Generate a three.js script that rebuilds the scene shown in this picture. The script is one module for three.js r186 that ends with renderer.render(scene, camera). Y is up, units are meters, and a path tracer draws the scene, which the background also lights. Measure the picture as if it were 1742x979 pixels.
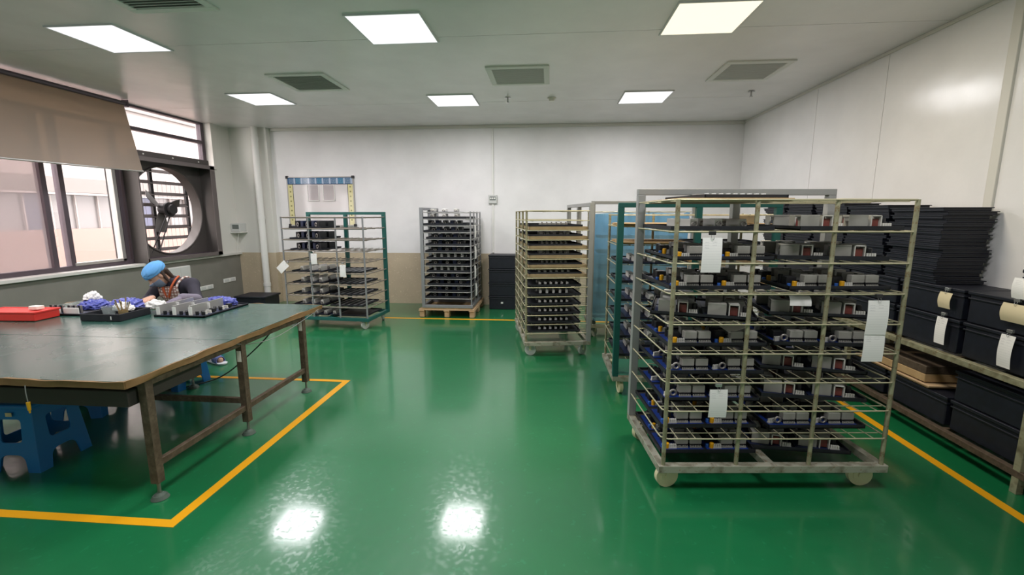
import * as THREE from 'three';
import { RoundedBoxGeometry } from 'three/addons/geometries/RoundedBoxGeometry.js';
import { mergeGeometries, mergeVertices } from 'three/addons/utils/BufferGeometryUtils.js';
import { MarchingCubes } from 'three/addons/objects/MarchingCubes.js';
import { RectAreaLightUniformsLib } from 'three/addons/lights/RectAreaLightUniformsLib.js';

// ---------------------------------------------------------------- camera, sky, exposure
const scene = new THREE.Scene();
const renderer = new THREE.WebGLRenderer({ antialias: true });
renderer.toneMapping = THREE.LinearToneMapping;
renderer.toneMappingExposure = 3.2;
renderer.shadowMap.enabled = true;
RectAreaLightUniformsLib.init();
const camera = new THREE.PerspectiveCamera(65.22, 1742 / 979, 0.05, 100);
camera.position.set(0, 1.6, 0);
camera.rotation.order = 'YXZ';
camera.rotation.set(THREE.MathUtils.degToRad(-9.2), THREE.MathUtils.degToRad(4.8), 0);
scene.add(camera);
const SKY = new THREE.Color(1.0, 0.93, 0.92);
scene.background = SKY;                       // even overcast daylight, seen only through the windows
scene.backgroundIntensity = 3.0;
const LAMP = 11.0;                            // luminance of the ceiling panels

// room measures
const XL = -5.65, XR = 3.12, ZB = -7.9, ZF = 2.4, CE = 3.1;

// ---------------------------------------------------------------- helpers
let seed = 20240611;
const rnd = () => { seed = (seed + 0x6D2B79F5) | 0; let t = Math.imul(seed ^ (seed >>> 15), 1 | seed); t = (t + Math.imul(t ^ (t >>> 7), 61 | t)) ^ t; return ((t ^ (t >>> 14)) >>> 0) / 4294967296; };
const rr = (a, b) => a + (b - a) * rnd();
const D2R = Math.PI / 180;
const V = (x, y, z) => new THREE.Vector3(x, y, z);
const taken = new Map();
function numbered(n) { const k = taken.get(n) || 0; taken.set(n, k + 1); return k ? n + '_' + String(k).padStart(3, '0') : n; }

// textures: layered periodic value noise
const HASH = new Float32Array(4096).map(() => rnd());
function vnoise(x, y, p, s) {
  const xi = Math.floor(x), yi = Math.floor(y), fx = x - xi, fy = y - yi;
  const h = (a, b) => HASH[((((a % p) + p) % p) * 73 + (((b % p) + p) % p) * 911 + s * 131) & 4095];
  const u = fx * fx * (3 - 2 * fx), v = fy * fy * (3 - 2 * fy);
  return (h(xi, yi) * (1 - u) + h(xi + 1, yi) * u) * (1 - v) + (h(xi, yi + 1) * (1 - u) + h(xi + 1, yi + 1) * u) * v;
}
function fbm(x, y, p, oct, s = 0) { let a = 0, w = 0.5, t = 0; for (let o = 0; o < oct; o++) { a += w * vnoise(x * p, y * p, p, s + o); t += w; w *= 0.5; p *= 2; } return a / t; }
function tex(n, metres, fn, srgb = true) {
  const d = new Uint8Array(n * n * 4);
  for (let j = 0; j < n; j++) for (let i = 0; i < n; i++) {
    const c = fn(i / n, j / n), k = (j * n + i) * 4;
    for (let q = 0; q < 3; q++) d[k + q] = Math.max(0, Math.min(255, Array.isArray(c) ? c[q] : c));
    d[k + 3] = 255;
  }
  const t = new THREE.DataTexture(d, n, n);
  t.wrapS = t.wrapT = THREE.RepeatWrapping; t.magFilter = THREE.LinearFilter; t.minFilter = THREE.LinearMipmapLinearFilter; t.generateMipmaps = true;
  if (srgb) t.colorSpace = THREE.SRGBColorSpace;
  t.repeat.set(1 / metres, 1 / metres); t.needsUpdate = true;
  return t;
}
function canvasTex(w, h, draw) {
  const c = document.createElement('canvas'); c.width = w; c.height = h; draw(c.getContext('2d'), w, h);
  const t = new THREE.CanvasTexture(c); t.colorSpace = THREE.SRGBColorSpace; return t;
}
const mix = (a, b, t) => a.map((v, i) => v + (b[i] - v) * t);
const std = (color, rough = 0.6, metal = 0, extra = {}) => new THREE.MeshStandardMaterial({ color, roughness: rough, metalness: metal, ...extra });

// geometry
const box = (w, h, d, x = 0, y = 0, z = 0) => new THREE.BoxGeometry(w, h, d).translate(x, y, z);
const span = (x0, x1, y0, y1, z0, z1) => box(Math.abs(x1 - x0), Math.abs(y1 - y0), Math.abs(z1 - z0), (x0 + x1) / 2, (y0 + y1) / 2, (z0 + z1) / 2);
const rbox = (w, h, d, r, x = 0, y = 0, z = 0) => new RoundedBoxGeometry(w, h, d, 1, Math.min(r, w / 2.01, h / 2.01, d / 2.01)).translate(x, y, z);
const rspan = (x0, x1, y0, y1, z0, z1, r = 0.004) => rbox(Math.abs(x1 - x0), Math.abs(y1 - y0), Math.abs(z1 - z0), r, (x0 + x1) / 2, (y0 + y1) / 2, (z0 + z1) / 2);
const cyl = (r0, r1, h, n = 12, x = 0, y = 0, z = 0) => new THREE.CylinderGeometry(r0, r1, h, n).translate(x, y, z);
function rod(a, b, r, n = 6) {
  const d = b.clone().sub(a), g = new THREE.CylinderGeometry(r, r, d.length(), n, 1);
  g.applyQuaternion(new THREE.Quaternion().setFromUnitVectors(V(0, 1, 0), d.clone().normalize()));
  return g.translate((a.x + b.x) / 2, (a.y + b.y) / 2, (a.z + b.z) / 2);
}
const tube = (pts, r, seg = 24, n = 6, closed = false, tension = 0.5) => new THREE.TubeGeometry(new THREE.CatmullRomCurve3(pts, closed, 'catmullrom', tension), seg, r, n, closed);
function flat(g) { return g.index ? g.toNonIndexed() : g; }
function merge(list) {
  if (!Array.isArray(list)) return list;
  if (list.length === 1) return list[0];
  const l = list.map((g) => { const f = flat(g), o = new THREE.BufferGeometry(); for (const k of ['position', 'normal', 'uv']) o.setAttribute(k, f.attributes[k] || new THREE.BufferAttribute(new Float32Array(f.attributes.position.count * 2), 2)); return o; });
  return mergeGeometries(l);
}
function metreUV(g) {                                        // uv in metres, by the side each face looks to
  const f = flat(g), p = f.attributes.position, uv = new Float32Array(p.count * 2), a = V(), b = V(), c = V(), n = V();
  for (let i = 0; i < p.count; i += 3) {
    a.fromBufferAttribute(p, i); b.fromBufferAttribute(p, i + 1); c.fromBufferAttribute(p, i + 2);
    n.copy(b).sub(a).cross(c.clone().sub(a));
    const ax = Math.abs(n.x), ay = Math.abs(n.y), az = Math.abs(n.z), q = [a, b, c];
    for (let k = 0; k < 3; k++) { const v = q[k]; const [s, t] = ay >= ax && ay >= az ? [v.x, v.z] : ax >= az ? [v.z, v.y] : [v.x, v.y]; uv[(i + k) * 2] = s; uv[(i + k) * 2 + 1] = t; }
  }
  f.setAttribute('uv', new THREE.BufferAttribute(uv, 2));
  return f;
}
function mesh(name, geo, mat, parent, keepUV = false) {
  let g = merge(geo); if (!keepUV && mat && (mat.map || mat.bumpMap || mat.roughnessMap)) g = metreUV(g);
  const m = new THREE.Mesh(g, mat); m.name = parent && parent !== scene ? name : numbered(name);
  m.castShadow = m.receiveShadow = true; (parent || scene).add(m);
  return m;
}
function tag(o, label, category, group) { o.userData.label = label; if (category) o.userData.category = category; if (group) o.userData.group = group; return o; }
function thing(name, label, category, pos = [0, 0, 0], turn = 0, group) {
  const o = new THREE.Group(); o.name = numbered(name); scene.add(o); o.position.set(...pos); o.rotation.y = turn; return tag(o, label, category, group);
}
function part(name, parent) { const o = new THREE.Group(); o.name = name; parent.add(o); return o; }
function struct(name, geo, mat, parent, keepUV) { const m = mesh(name, geo, mat, parent, keepUV); if (!parent || parent === scene) m.userData.kind = 'structure'; return m; }
function structGroup(name) { const o = new THREE.Group(); o.name = numbered(name); o.userData.kind = 'structure'; scene.add(o); return o; }
function copy(o, label, pos, turn) {
  const c = o.clone(); c.name = numbered(o.name.replace(/_\d+$/, '')); c.userData = { ...o.userData, label }; scene.add(c);
  if (pos) c.position.set(...pos); if (turn !== undefined) c.rotation.y = turn; return c;
}
const ORD = ['first', 'second', 'third', 'fourth', 'fifth', 'sixth', 'seventh', 'eighth', 'ninth', 'tenth', 'eleventh', 'twelfth', 'thirteenth', 'fourteenth', 'fifteenth', 'sixteenth', 'seventeenth', 'eighteenth', 'nineteenth', 'twentieth', 'twenty-first', 'twenty-second', 'twenty-third', 'twenty-fourth', 'twenty-fifth'];
// ---------------------------------------------------------------- materials
const T = {
  floor: tex(1024, 3.1, (u, v) => { const n = fbm(u, v, 5, 5), m = fbm(u, v, 60, 3, 7); const k = 0.94 + 0.11 * n + 0.04 * (m - 0.5); const s = fbm(u, v, 110, 2, 3) > 0.82 ? 10 : 0; return [14 * k + s, 108 * k + s, 62 * k + s]; }),
  floorRough: tex(1024, 1.9, (u, v) => 22 + 14 * fbm(u, v, 6, 5, 4) + (fbm(u, v, 120, 2, 9) > 0.62 ? 22 : 0), false),
  floorBump: tex(512, 1.4, (u, v) => 255 * fbm(u, v, 5, 3, 2), false),
  panel: tex(512, 1.3, (u, v) => { const k = 0.965 + 0.05 * fbm(u, v, 5, 5, 1); return [239 * k, 237 * k, 236 * k]; }),
  panelBump: tex(256, 1.1, (u, v) => 255 * fbm(u, v, 3, 3, 5), false),
  grime: tex(512, 0.35, (u, v) => { const n = fbm(u, v, 8, 5, 2), r = fbm(u, v, 20, 4, 8); return mix([170, 168, 152], [112, 106, 88], Math.max(0, (n - 0.42) * 2.2)).map((q, i) => q - (r > 0.72 ? [14, 26, 32][i] : 0)); }),
  rust: tex(512, 0.3, (u, v) => { const n = fbm(u, v, 8, 5, 3), r = fbm(u, v, 24, 3, 6); return mix([116, 102, 86], [74, 60, 48], n).map((q) => q * (0.85 + 0.3 * r)); }),
  wood: tex(512, 0.6, (u, v) => { const n = fbm(u * 0.25, v * 4, 8, 5, 2); return mix([212, 184, 148], [172, 140, 104], n); }),
  card: tex(256, 0.4, (u, v) => { const n = fbm(u, v, 8, 5, 6); return mix([196, 166, 122], [166, 134, 92], n); }),
  mat: tex(1024, 1.6, (u, v) => { const n = fbm(u, v, 5, 6, 3), s = fbm(u, v, 24, 3, 5); const k = 0.9 + 0.2 * n; const w = 14 * Math.max(0, s - 0.5); return [46 * k + w, 82 * k + w, 72 * k + w]; }),
  matRough: tex(512, 1.3, (u, v) => 40 + 50 * fbm(u, v, 6, 5, 8), false),
  cloth: tex(256, 0.03, (u, v) => { const k = 0.92 + 0.08 * Math.sin(u * 64 * Math.PI) * Math.sin(v * 64 * Math.PI); return [190 * k, 178 * k, 163 * k]; }),
  taupe: tex(512, 1.2, (u, v) => { const k = 0.93 + 0.12 * fbm(u, v, 6, 6, 11), sc = fbm(u, v, 60, 2, 12) > 0.8 ? 20 : 0; return [192 * k + sc, 176 * k + sc, 150 * k + sc]; }),
  grey: tex(512, 1.2, (u, v) => { const k = 0.93 + 0.12 * fbm(u, v, 6, 6, 13); return [126 * k, 124 * k, 115 * k]; }),
  black: tex(256, 0.25, (u, v) => { const k = 0.8 + 0.5 * fbm(u, v, 8, 5, 3); return [25 * k, 27 * k, 34 * k]; }),
};
T.paper = canvasTex(128, 224, (g, w, h) => {
  g.fillStyle = '#efedea'; g.fillRect(0, 0, w, h); g.strokeStyle = '#d3d1d0'; g.lineWidth = 1;
  for (let y = 36; y < h - 14; y += 17) { g.beginPath(); g.moveTo(8, y); g.lineTo(w - 8, y); g.stroke(); }
  g.strokeStyle = '#8a8890'; for (let k = 0; k < 5; k++) { const y = 30 + Math.floor(k / 2) * 17 + 3, x = 14 + 50 * (k % 2); g.beginPath(); for (let i = 0; i < 6; i++) g.lineTo(x + i * 6, y - ((i * 7 + k * 3) % 5)); g.stroke(); }
});
T.plaid = canvasTex(128, 128, (g, w, h) => {
  g.fillStyle = '#d8cfc8'; g.fillRect(0, 0, w, h); g.fillStyle = 'rgba(120,72,62,.62)';
  for (let i = 0; i < 4; i++) { g.fillRect(i * 32, 0, 16, h); g.fillRect(0, i * 32, w, 16); }
});
T.plaid.wrapS = T.plaid.wrapT = THREE.RepeatWrapping; T.plaid.repeat.set(3.4, 3.4);
T.bubble = tex(256, 0.16, (u, v) => { const n = fbm(u, v, 14, 3, 2); return mix([40, 48, 130], [120, 128, 205], n); });
const phys = (o) => new THREE.MeshPhysicalMaterial(o);
const M = {
  floor: phys({ map: T.floor, roughness: 0.42, clearcoat: 1, clearcoatRoughness: 1, clearcoatRoughnessMap: T.floorRough, bumpMap: T.floorBump, bumpScale: 0.0006 }),
  panel: std('#ffffff', 0.22, 0, { map: T.panel, bumpMap: T.panelBump, bumpScale: 0.004 }),
  backPanel: std('#ffffff', 0.5, 0, { map: T.panel, bumpMap: T.panelBump, bumpScale: 0.002 }),
  ceiling: std('#fffdff', 0.26, 0, { map: T.panel, bumpMap: T.panelBump, bumpScale: 0.005 }),
  seam: std('#8d8d8a', 0.6), trim: std('#d9d6cd', 0.4), taupe: std('#ffffff', 0.6, 0, { map: T.taupe }), greyPaint: std('#ffffff', 0.55, 0, { map: T.grey }),
  white: std('#e4e3dd', 0.45), sill: std('#cfcdc6', 0.4), column: std('#dcdad2', 0.5),
  tape: std('#e9a50c', 0.45), bronze: std('#5b5157', 0.4, 0.4), alu: std('#b5b2ad', 0.35, 0.6),
  fan: std('#57524f', 0.55, 0.3), fanDark: std('#2b292a', 0.6, 0.2), louver: std('#6f6765', 0.5, 0.3),
  glass: phys({ color: '#ffffff', roughness: 0.02, transmission: 1, thickness: 0, ior: 1.5 }),
  frost: phys({ color: '#d8d2d2', roughness: 0.3, transmission: 0.8, thickness: 0, ior: 1.5 }),
  blind: phys({ map: T.cloth, roughness: 0.55, transmission: 0.55, thickness: 0, color: '#f4ece2' }),
  facade: std('#917a72', 0.9), facadeGrey: std('#77726f', 0.9), facadeWhite: std('#9a9390', 0.9), farPane: std('#6f6b6a', 0.3), farDark: std('#2f3350', 0.3),
  lampFrame: std('#dcdce0', 0.5), ventDark: std('#8a8a85', 0.7), ventMesh: std('#cfd0cc', 0.7), ventWhite: std('#e6e6e2', 0.5),
  chrome: std('#b9b9b7', 0.25, 0.9), rack: std('#ffffff', 0.5, 0.25, { map: T.grime }), rackPost: std('#f4f2dc', 0.5, 0.3, { map: T.grime }), rodMetal: std('#c2bb9c', 0.42, 0.45),
  rodBrown: std('#8d857a', 0.45, 0.4), rackGrey: std('#8f9092', 0.5, 0.3), rodGrey: std('#a9a7a3', 0.4, 0.5), teal: std('#1d5c55', 0.45, 0.1), squareGrey: std('#a3a3a1', 0.42, 0.3, {}),
  wheel: std('#d8d0a8', 0.45), wheelGrey: std('#b9bcb4', 0.45), fork: std('#8b8b86', 0.4, 0.7),
  trayBlack: std('#ffffff', 0.62, 0, { map: T.black }), bin: std('#dfe6ff', 0.5, 0, { map: T.black }),
  rust: std('#ffffff', 0.6, 0.35, { map: T.rust }), wood: std('#ffffff', 0.75, 0, { map: T.wood }), card: std('#ffffff', 0.85, 0, { map: T.card }), padBoard: std('#e6f2ff', 0.85, 0, { map: T.card }), edge: std('#b3a794', 0.7, 0, { map: T.card }),
  mat: phys({ map: T.mat, roughness: 1, roughnessMap: T.matRough, bumpMap: T.floorBump, bumpScale: 0.0003, clearcoat: 0.5, clearcoatRoughness: 0.2 }),
  underside: std('#403c39', 0.8), footPad: std('#4c5a50', 0.6),
  pcb: std('#182446', 0.45), pcbBlue: std('#17347e', 0.4), relay: std('#9d9b93', 0.5), relayDark: std('#8b8a85', 0.5), connector: std('#cfcdc5', 0.45), yellow: std('#e2a512', 0.4), blueCap: std('#2f62b4', 0.4), blackPart: std('#1d1d20', 0.45), copper: std('#8a5a3a', 0.4, 0.5), sink: std('#b9b8b4', 0.35, 0.6), redPart: std('#7c4038', 0.5),
  whitePart: std('#e9e7e2', 0.4), silver: std('#9f9a96', 0.35, 0.7),
  paper: std('#ffffff', 0.85, 0, { map: T.paper, side: THREE.DoubleSide }), paperPlain: std('#e9e2d6', 0.85), paperTan: std('#d9cba8', 0.85), clip: std('#c9c8c6', 0.25, 0.8), clipBlack: std('#242426', 0.4),
  blueFilm: phys({ color: '#9accea', roughness: 0.3, transmission: 0.5, thickness: 0 }),
  stool: std('#1a78c2', 0.35), redBin: std('#d8362e', 0.4), cord: std('#2a3430', 0.6), cordGrey: std('#8b8d8a', 0.6), plug: std('#d9a21a', 0.4),
  bubble: std('#ffffff', 0.35, 0, { map: T.bubble }), clear: phys({ color: '#eef2f2', roughness: 0.1, transmission: 0.9, thickness: 0 }), tool: std('#8d7a52', 0.7), toolHandle: std('#b5935a', 0.6), rag: std('#e6e4e0', 0.9),
  skin: std('#c89a80', 0.55), cap: std('#5f9fd6', 0.8), mask: std('#7d8aa0', 0.8), hair: std('#3a2a22', 0.6), sleeve: std('#2a2733', 0.85), trouser: std('#20222e', 0.85), orange: std('#b4552e', 0.7), cuff: std('#77707e', 0.8), slipper: std('#6a74ac', 0.7), slipperSole: std('#d9dde2', 0.6), plaid: std('#ffffff', 0.85, 0, { map: T.plaid }),
  plastic: std('#c9cac6', 0.45), screen: std('#6e7470', 0.2), board: std('#c9c4c4', 0.12),
};
M.body = std('#ffffff', 0.8, 0, { vertexColors: true });

// ---------------------------------------------------------------- the room
struct('floor', span(XL - 0.25, XR + 0.2, -0.2, 0, ZB - 0.2, ZF + 0.2), M.floor);
{ // back wall: upper panels and lower band
  const w = structGroup('wall_back');
  mesh('upper_panel', span(XL - 0.25, -1.002, 0.92, CE, ZB - 0.2, ZB), M.backPanel, w);
  mesh('upper_panel', span(-0.998, XR + 0.2, 0.92, CE, ZB - 0.2, ZB), M.backPanel, w);
  mesh('panel_core', span(-1.01, -0.99, 0.92, CE, ZB - 0.2, ZB - 0.004), M.seam, w);
  mesh('lower_band', span(XL - 0.25, XR + 0.2, 0, 0.92, ZB - 0.2, ZB + 0.004), M.taupe, w);
}
{ // right wall of upright panels with narrow joints
  const w = structGroup('wall_right'), joints = [ZB, -5.87, -4.74, -3.53, -2.35, -1.15, 0.05, 1.25, ZF];
  mesh('panel_core', span(XR + 0.006, XR + 0.2, 0, CE, ZB, ZF), M.seam, w);
  for (let i = 0; i + 1 < joints.length; i++) mesh('wall_panel', span(XR, XR + 0.1, 0, CE, joints[i] + 0.003, joints[i + 1] - 0.003), M.panel, w);
  const t = mesh('joint_strip', rspan(XR - 0.018, XR + 0.02, 0, CE, -3.57, -3.5, 0.006), M.trim, w); tag(t, 'cream metal joint strip running up the wall');
}
struct('wall_front', span(XL - 0.25, XR + 0.2, 0, CE, ZF, ZF + 0.2), M.panel);
{ // ceiling panels, joints run across the room
  const w = structGroup('ceiling'), j = [ZB - 0.2, -6.33, -4.07, -1.8, 0.46, ZF + 0.2];
  mesh('panel_core', span(XL - 0.25, XR + 0.2, CE + 0.006, CE + 0.2, ZB - 0.2, ZF + 0.2), M.seam, w);
  for (let i = 0; i + 1 < j.length; i++) mesh('ceiling_panel', span(XL - 0.25, XR + 0.2, CE, CE + 0.1, j[i] + 0.003, j[i + 1] - 0.003), M.ceiling, w);
}
struct('trim_1', rspan(-4.95, XR, CE - 0.05, CE, ZB, ZB + 0.03, 0.006), M.trim);
struct('trim_2', rspan(XR - 0.015, XR, CE - 0.03, CE, ZB, ZF, 0.004), M.trim);
// left wall around the window opening
const WZ0 = -7.3, WZ1 = -2.4, WY0 = 0.93;
{
  const w = structGroup('wall_left');
  mesh('lower_band', span(XL - 0.25, XL, 0, 0.89, ZB, ZF), M.greyPaint, w);
  mesh('upper_panel', span(XL - 0.25, XL, 0.89, CE, ZB, WZ0 - 0.04), M.column, w);
  mesh('upper_panel', span(XL - 0.25, XL, 0.89, CE, WZ1, ZF), M.column, w);
  mesh('sill', rspan(XL - 0.25, XL + 0.05, 0.89, 0.93, WZ0 - 0.5, WZ1, 0.006), M.sill, w);
  mesh('sill', rspan(XL - 0.25, XL + 0.02, 0.89, 0.92, WZ1, ZF, 0.006), M.sill, w);
  mesh('jamb_trim', rspan(XL - 0.02, XL + 0.03, 2.35, CE, WZ0 - 0.09, WZ0 - 0.02, 0.006), M.trim, w);
}
{
  const w = structGroup('wall_column');
  mesh('column_shaft', span(XL, -4.96, 0.92, CE, ZB, -7.78), M.column, w);
  mesh('lower_band', span(XL, -4.956, 0, 0.92, ZB, -7.776), M.taupe, w);
}
{ // window: frames, panes
  const fx0 = -5.84, fx1 = -5.76;
  const w = structGroup('window_1');
  const bar = (z0, z1, y0, y1, m = M.bronze, dx = 0) => mesh('window_frame', rspan(fx0 + dx, fx1 + dx, y0, y1, z0, z1, 0.004), m, w);
  bar(WZ0, WZ1, WY0 - 0.03, WY0 + 0.055); bar(WZ0, WZ1, CE - 0.03, CE); bar(WZ0, WZ1, 2.76, 2.81);
  bar(WZ0 - 0.04, WZ0 + 0.03, WY0, CE);
  bar(-5.8, -5.77, WY0, 2.44);
  for (const z of [-4.79, -4.985]) bar(z - 0.028, z + 0.028, WY0 + 0.05, 2.78);
  bar(-5.66, -5.61, WY0 + 0.05, 2.78, M.alu, 0.012); bar(-5.735, -5.68, WY0 + 0.05, 2.78);
  for (const z of [-4.16, -3.55, -2.95, WZ1]) bar(z - 0.028, z + 0.028, WY0 + 0.05, 2.78);
  bar(-5.66, -4.99, WY0 + 0.05, WY0 + 0.085, M.alu, 0.012);
  const pane = (z0, z1, y0, y1, m, x = -5.8) => mesh('window_pane', span(x - 0.003, x + 0.003, y0, y1, z0, z1), m, w);
  pane(-4.76, -4.19, 0.985, 2.76, M.frost); pane(-4.957, -4.818, 0.985, 2.76, M.glass); pane(-5.61, -5.013, 1.015, 2.76, M.glass, -5.79); pane(-5.77, -5.735, 0.985, 2.76, M.glass);
  pane(-4.13, -3.58, 0.985, 2.76, M.frost); pane(-3.52, -2.98, 0.985, 2.76, M.glass); pane(-2.92, -2.43, 0.985, 2.76, M.glass);
  pane(-7.27, WZ1, 2.81, 3.07, M.glass); pane(-7.27, -5.74, 2.44, 2.76, M.glass);
}
{ // facade across the yard
  const b = thing('neighbour_building', 'pale pink and white building seen outside through the windows', 'building', [-12.2, 0, -11]);
  mesh('wall', span(-0.4, 0, -6, 1.24, -14, 13), M.facade, b);
  mesh('wall', span(-0.4, 0, 1.24, 2.1, -14, -4), M.facade, b);
  mesh('wall', span(-0.4, 0, 1.24, 2.1, 4.9, 13), M.facade, b);
  mesh('wall', span(-0.4, 0, 2.1, 5.6, -14, 13), M.facadeWhite, b);
  mesh('canopy', span(0, 0.12, 2.16, 2.52, -14, 13), M.facadeGrey, b);
  mesh('ledge', span(0, 0.16, 2.1, 2.15, -14, 13), M.facadeWhite, b);
  mesh('ledge', span(0, 0.14, 4.55, 4.7, -14, 13), M.facadeGrey, b);
  for (let k = 0; k < 15; k++) { const z = -3.97 + k * 0.59; mesh('window_pane', span(-0.2, -0.1, 1.24, 2.1, z, z + 0.56), k % 5 === 3 ? M.farDark : M.farPane, b); }
  for (let k = 0; k < 16; k++) { const z = -4 + k * 0.59; mesh('window_bar', span(-0.2, -0.04, 1.24, 2.1, z, z + 0.03), M.facadeWhite, b); }
}
{ const u = structGroup('wall_outer'); mesh('upper_storey', span(XL - 0.27, XL - 0.02, CE + 0.2, 5.2, -22, 14), M.facadeWhite, u); mesh('lower_storey', span(XL - 0.27, XL - 0.02, -6, -0.2, -22, 14), M.facadeWhite, u); }
tag(mesh('yard', span(-30, -6.2, -6.3, -6, -40, 30), M.facadeGrey), 'pale paved yard below the windows', 'ground').userData.kind = 'structure';
{ // roller blind, propped out over the fan box
  const b = thing('roller_blind', 'beige roller blind hanging slanted over the left window', 'blind', [XL, 0, -4]);
  const n = 24, m = 10, P = [], U = [], I = [];
  const zl = 1.55, z0 = -1.76, z1 = -1.6;
  for (const s of [0, 1]) for (let j = 0; j <= m; j++) for (let i = 0; i <= n; i++) {
    const u = i / n, v = j / m, zr = z0 + (z1 - z0) * v, z = zl + (zr - zl) * u;
    const y = 3.03 + (2.13 - 3.03) * v + 0.03 * v * u, x = 0.05 + 0.3 * v + 0.012 * Math.sin(u * 9) * v + s * 0.002;
    P.push(x, y, z); U.push(z, y);
  }
  const q = (n + 1) * (m + 1);
  for (const s of [0, 1]) for (let j = 0; j < m; j++) for (let i = 0; i < n; i++) { const a = s * q + j * (n + 1) + i, c = a + n + 1; if (s) I.push(a, c, a + 1, c, c + 1, a + 1); else I.push(a, a + 1, c, c, a + 1, c + 1); }
  for (let i = 0; i < n; i++) for (const j of [0, m]) { const a = j * (n + 1) + i; I.push(a, a + q, a + 1, a + 1, a + q, a + q + 1); }
  for (let j = 0; j < m; j++) for (const i of [0, n]) { const a = j * (n + 1) + i; I.push(a, a + n + 1, a + q, a + n + 1, a + q + n + 1, a + q); }
  const g = new THREE.BufferGeometry(); g.setAttribute('position', new THREE.Float32BufferAttribute(P, 3)); g.setAttribute('uv', new THREE.Float32BufferAttribute(U, 2)); g.setIndex(I); g.computeVertexNormals();
  mesh('blind_fabric', g, M.blind, b);
  mesh('roller_tube', rod(V(0.05, 3.045, 1.55), V(0.05, 3.045, -1.78), 0.028, 12), M.bronze, b);
  mesh('bottom_bar', rod(V(0.352, 2.128, 1.55), V(0.352, 2.158, -1.61), 0.011, 8), M.alu, b);
  mesh('bracket', rspan(0.0, 0.09, 3.0, 3.095, -1.8, -1.785, 0.002), M.bronze, b);
}
{ // big square wall fan standing in the window
  const f = thing('exhaust_fan', 'large dark square exhaust fan set in the window wall', 'fan', [XL, 0.93, -6.5]);
  const h = 0.72, T0 = 0.02, x0 = -0.36, x1 = 0.1, H = 1.46;
  mesh('housing_side', rspan(x0, x1, 0, H, -h, -h + T0, 0.003), M.fan, f); mesh('housing_side', rspan(x0, x1, 0, H, h - T0, h, 0.003), M.fan, f);
  mesh('housing_side', rspan(x0, x1, 0, T0, -h + T0, h - T0, 0.003), M.fan, f); mesh('housing_side', rspan(x0, x1, H - T0, H, -h + T0, h - T0, 0.003), M.fan, f);
  mesh('front_flange', [rspan(x1 - 0.004, x1 + 0.004, 0, H, -h, -h + 0.1, 0.002), rspan(x1 - 0.004, x1 + 0.004, 0, H, h - 0.025, h, 0.002), rspan(x1 - 0.004, x1 + 0.004, 0, 0.06, -h, h, 0.002), rspan(x1 - 0.004, x1 + 0.004, H - 0.06, H, -h, h, 0.002)], M.louver, f);
  mesh('side_filler', rspan(-0.2, -0.18, 0, H, -h - 0.1, -h, 0.003), M.fan, f);
  const top = mesh('top_flange', rspan(0.0, 0.012, H, H + 0.09, -h, h, 0.003), M.fan, f);
  for (const z of [-0.5, 0, 0.5]) mesh('screw', new THREE.SphereGeometry(0.012, 8, 6).translate(0.013, H + 0.045, z), M.white, top);
  const s = new THREE.Shape([new THREE.Vector2(-h + T0, T0), new THREE.Vector2(h - T0, T0), new THREE.Vector2(h - T0, H - T0), new THREE.Vector2(-h + T0, H - T0)]);
  s.holes.push(new THREE.Path().absarc(0, H / 2, 0.65, 0, Math.PI * 2, true));
  mesh('shroud_plate', new THREE.ExtrudeGeometry(s, { depth: 0.012, bevelEnabled: false, curveSegments: 40 }).rotateY(-Math.PI / 2).translate(-0.15, 0, 0), M.fan, f);
  mesh('shroud_ring', [new THREE.CylinderGeometry(0.65, 0.65, 0.16, 48, 1, true).rotateZ(Math.PI / 2).translate(-0.23, H / 2, 0), new THREE.TorusGeometry(0.655, 0.014, 8, 48).rotateY(Math.PI / 2).translate(-0.148, H / 2, 0)], std('#57524f', 0.55, 0.3, { side: THREE.DoubleSide }), f);
  for (let k = 0; k < 8; k++) { const g = rbox(0.012, 0.055, 1.3, 0.003).rotateZ(0.5).translate(-0.39, 0.14 + k * 0.17, 0); mesh('louver_blade', g, M.louver, f); }
  const back = part('rear_frame', f);
  mesh('upright', rspan(-0.42, -0.38, 0.02, H - 0.02, -0.03, 0.02, 0.003), M.fanDark, back); mesh('upright', rspan(-0.42, -0.38, 0.02, H - 0.02, -0.68, -0.63, 0.003), M.fanDark, back); mesh('upright', rspan(-0.42, -0.38, 0.02, H - 0.02, 0.63, 0.68, 0.003), M.fanDark, back);
  for (let k = 1; k < 16; k++) mesh('guard_wire', rod(V(-0.44, 0.03, -0.66 + k * 0.083), V(-0.44, H - 0.03, -0.66 + k * 0.083), 0.0025, 4), M.louver, back);
  mesh('motor', [cyl(0.075, 0.075, 0.2, 16).rotateZ(Math.PI / 2).translate(-0.17, H / 2 + 0.02, 0), cyl(0.11, 0.11, 0.03, 20).rotateZ(Math.PI / 2).translate(-0.14, H / 2 + 0.02, 0)], M.fanDark, f);
  mesh('strut', rod(V(-0.13, H / 2, -0.02), V(-0.16, 0.05, 0.28), 0.009, 6), M.fanDark, f); mesh('strut', rod(V(-0.13, H / 2, 0.03), V(-0.16, 0.05, 0.42), 0.009, 6), M.fanDark, f);
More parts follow.
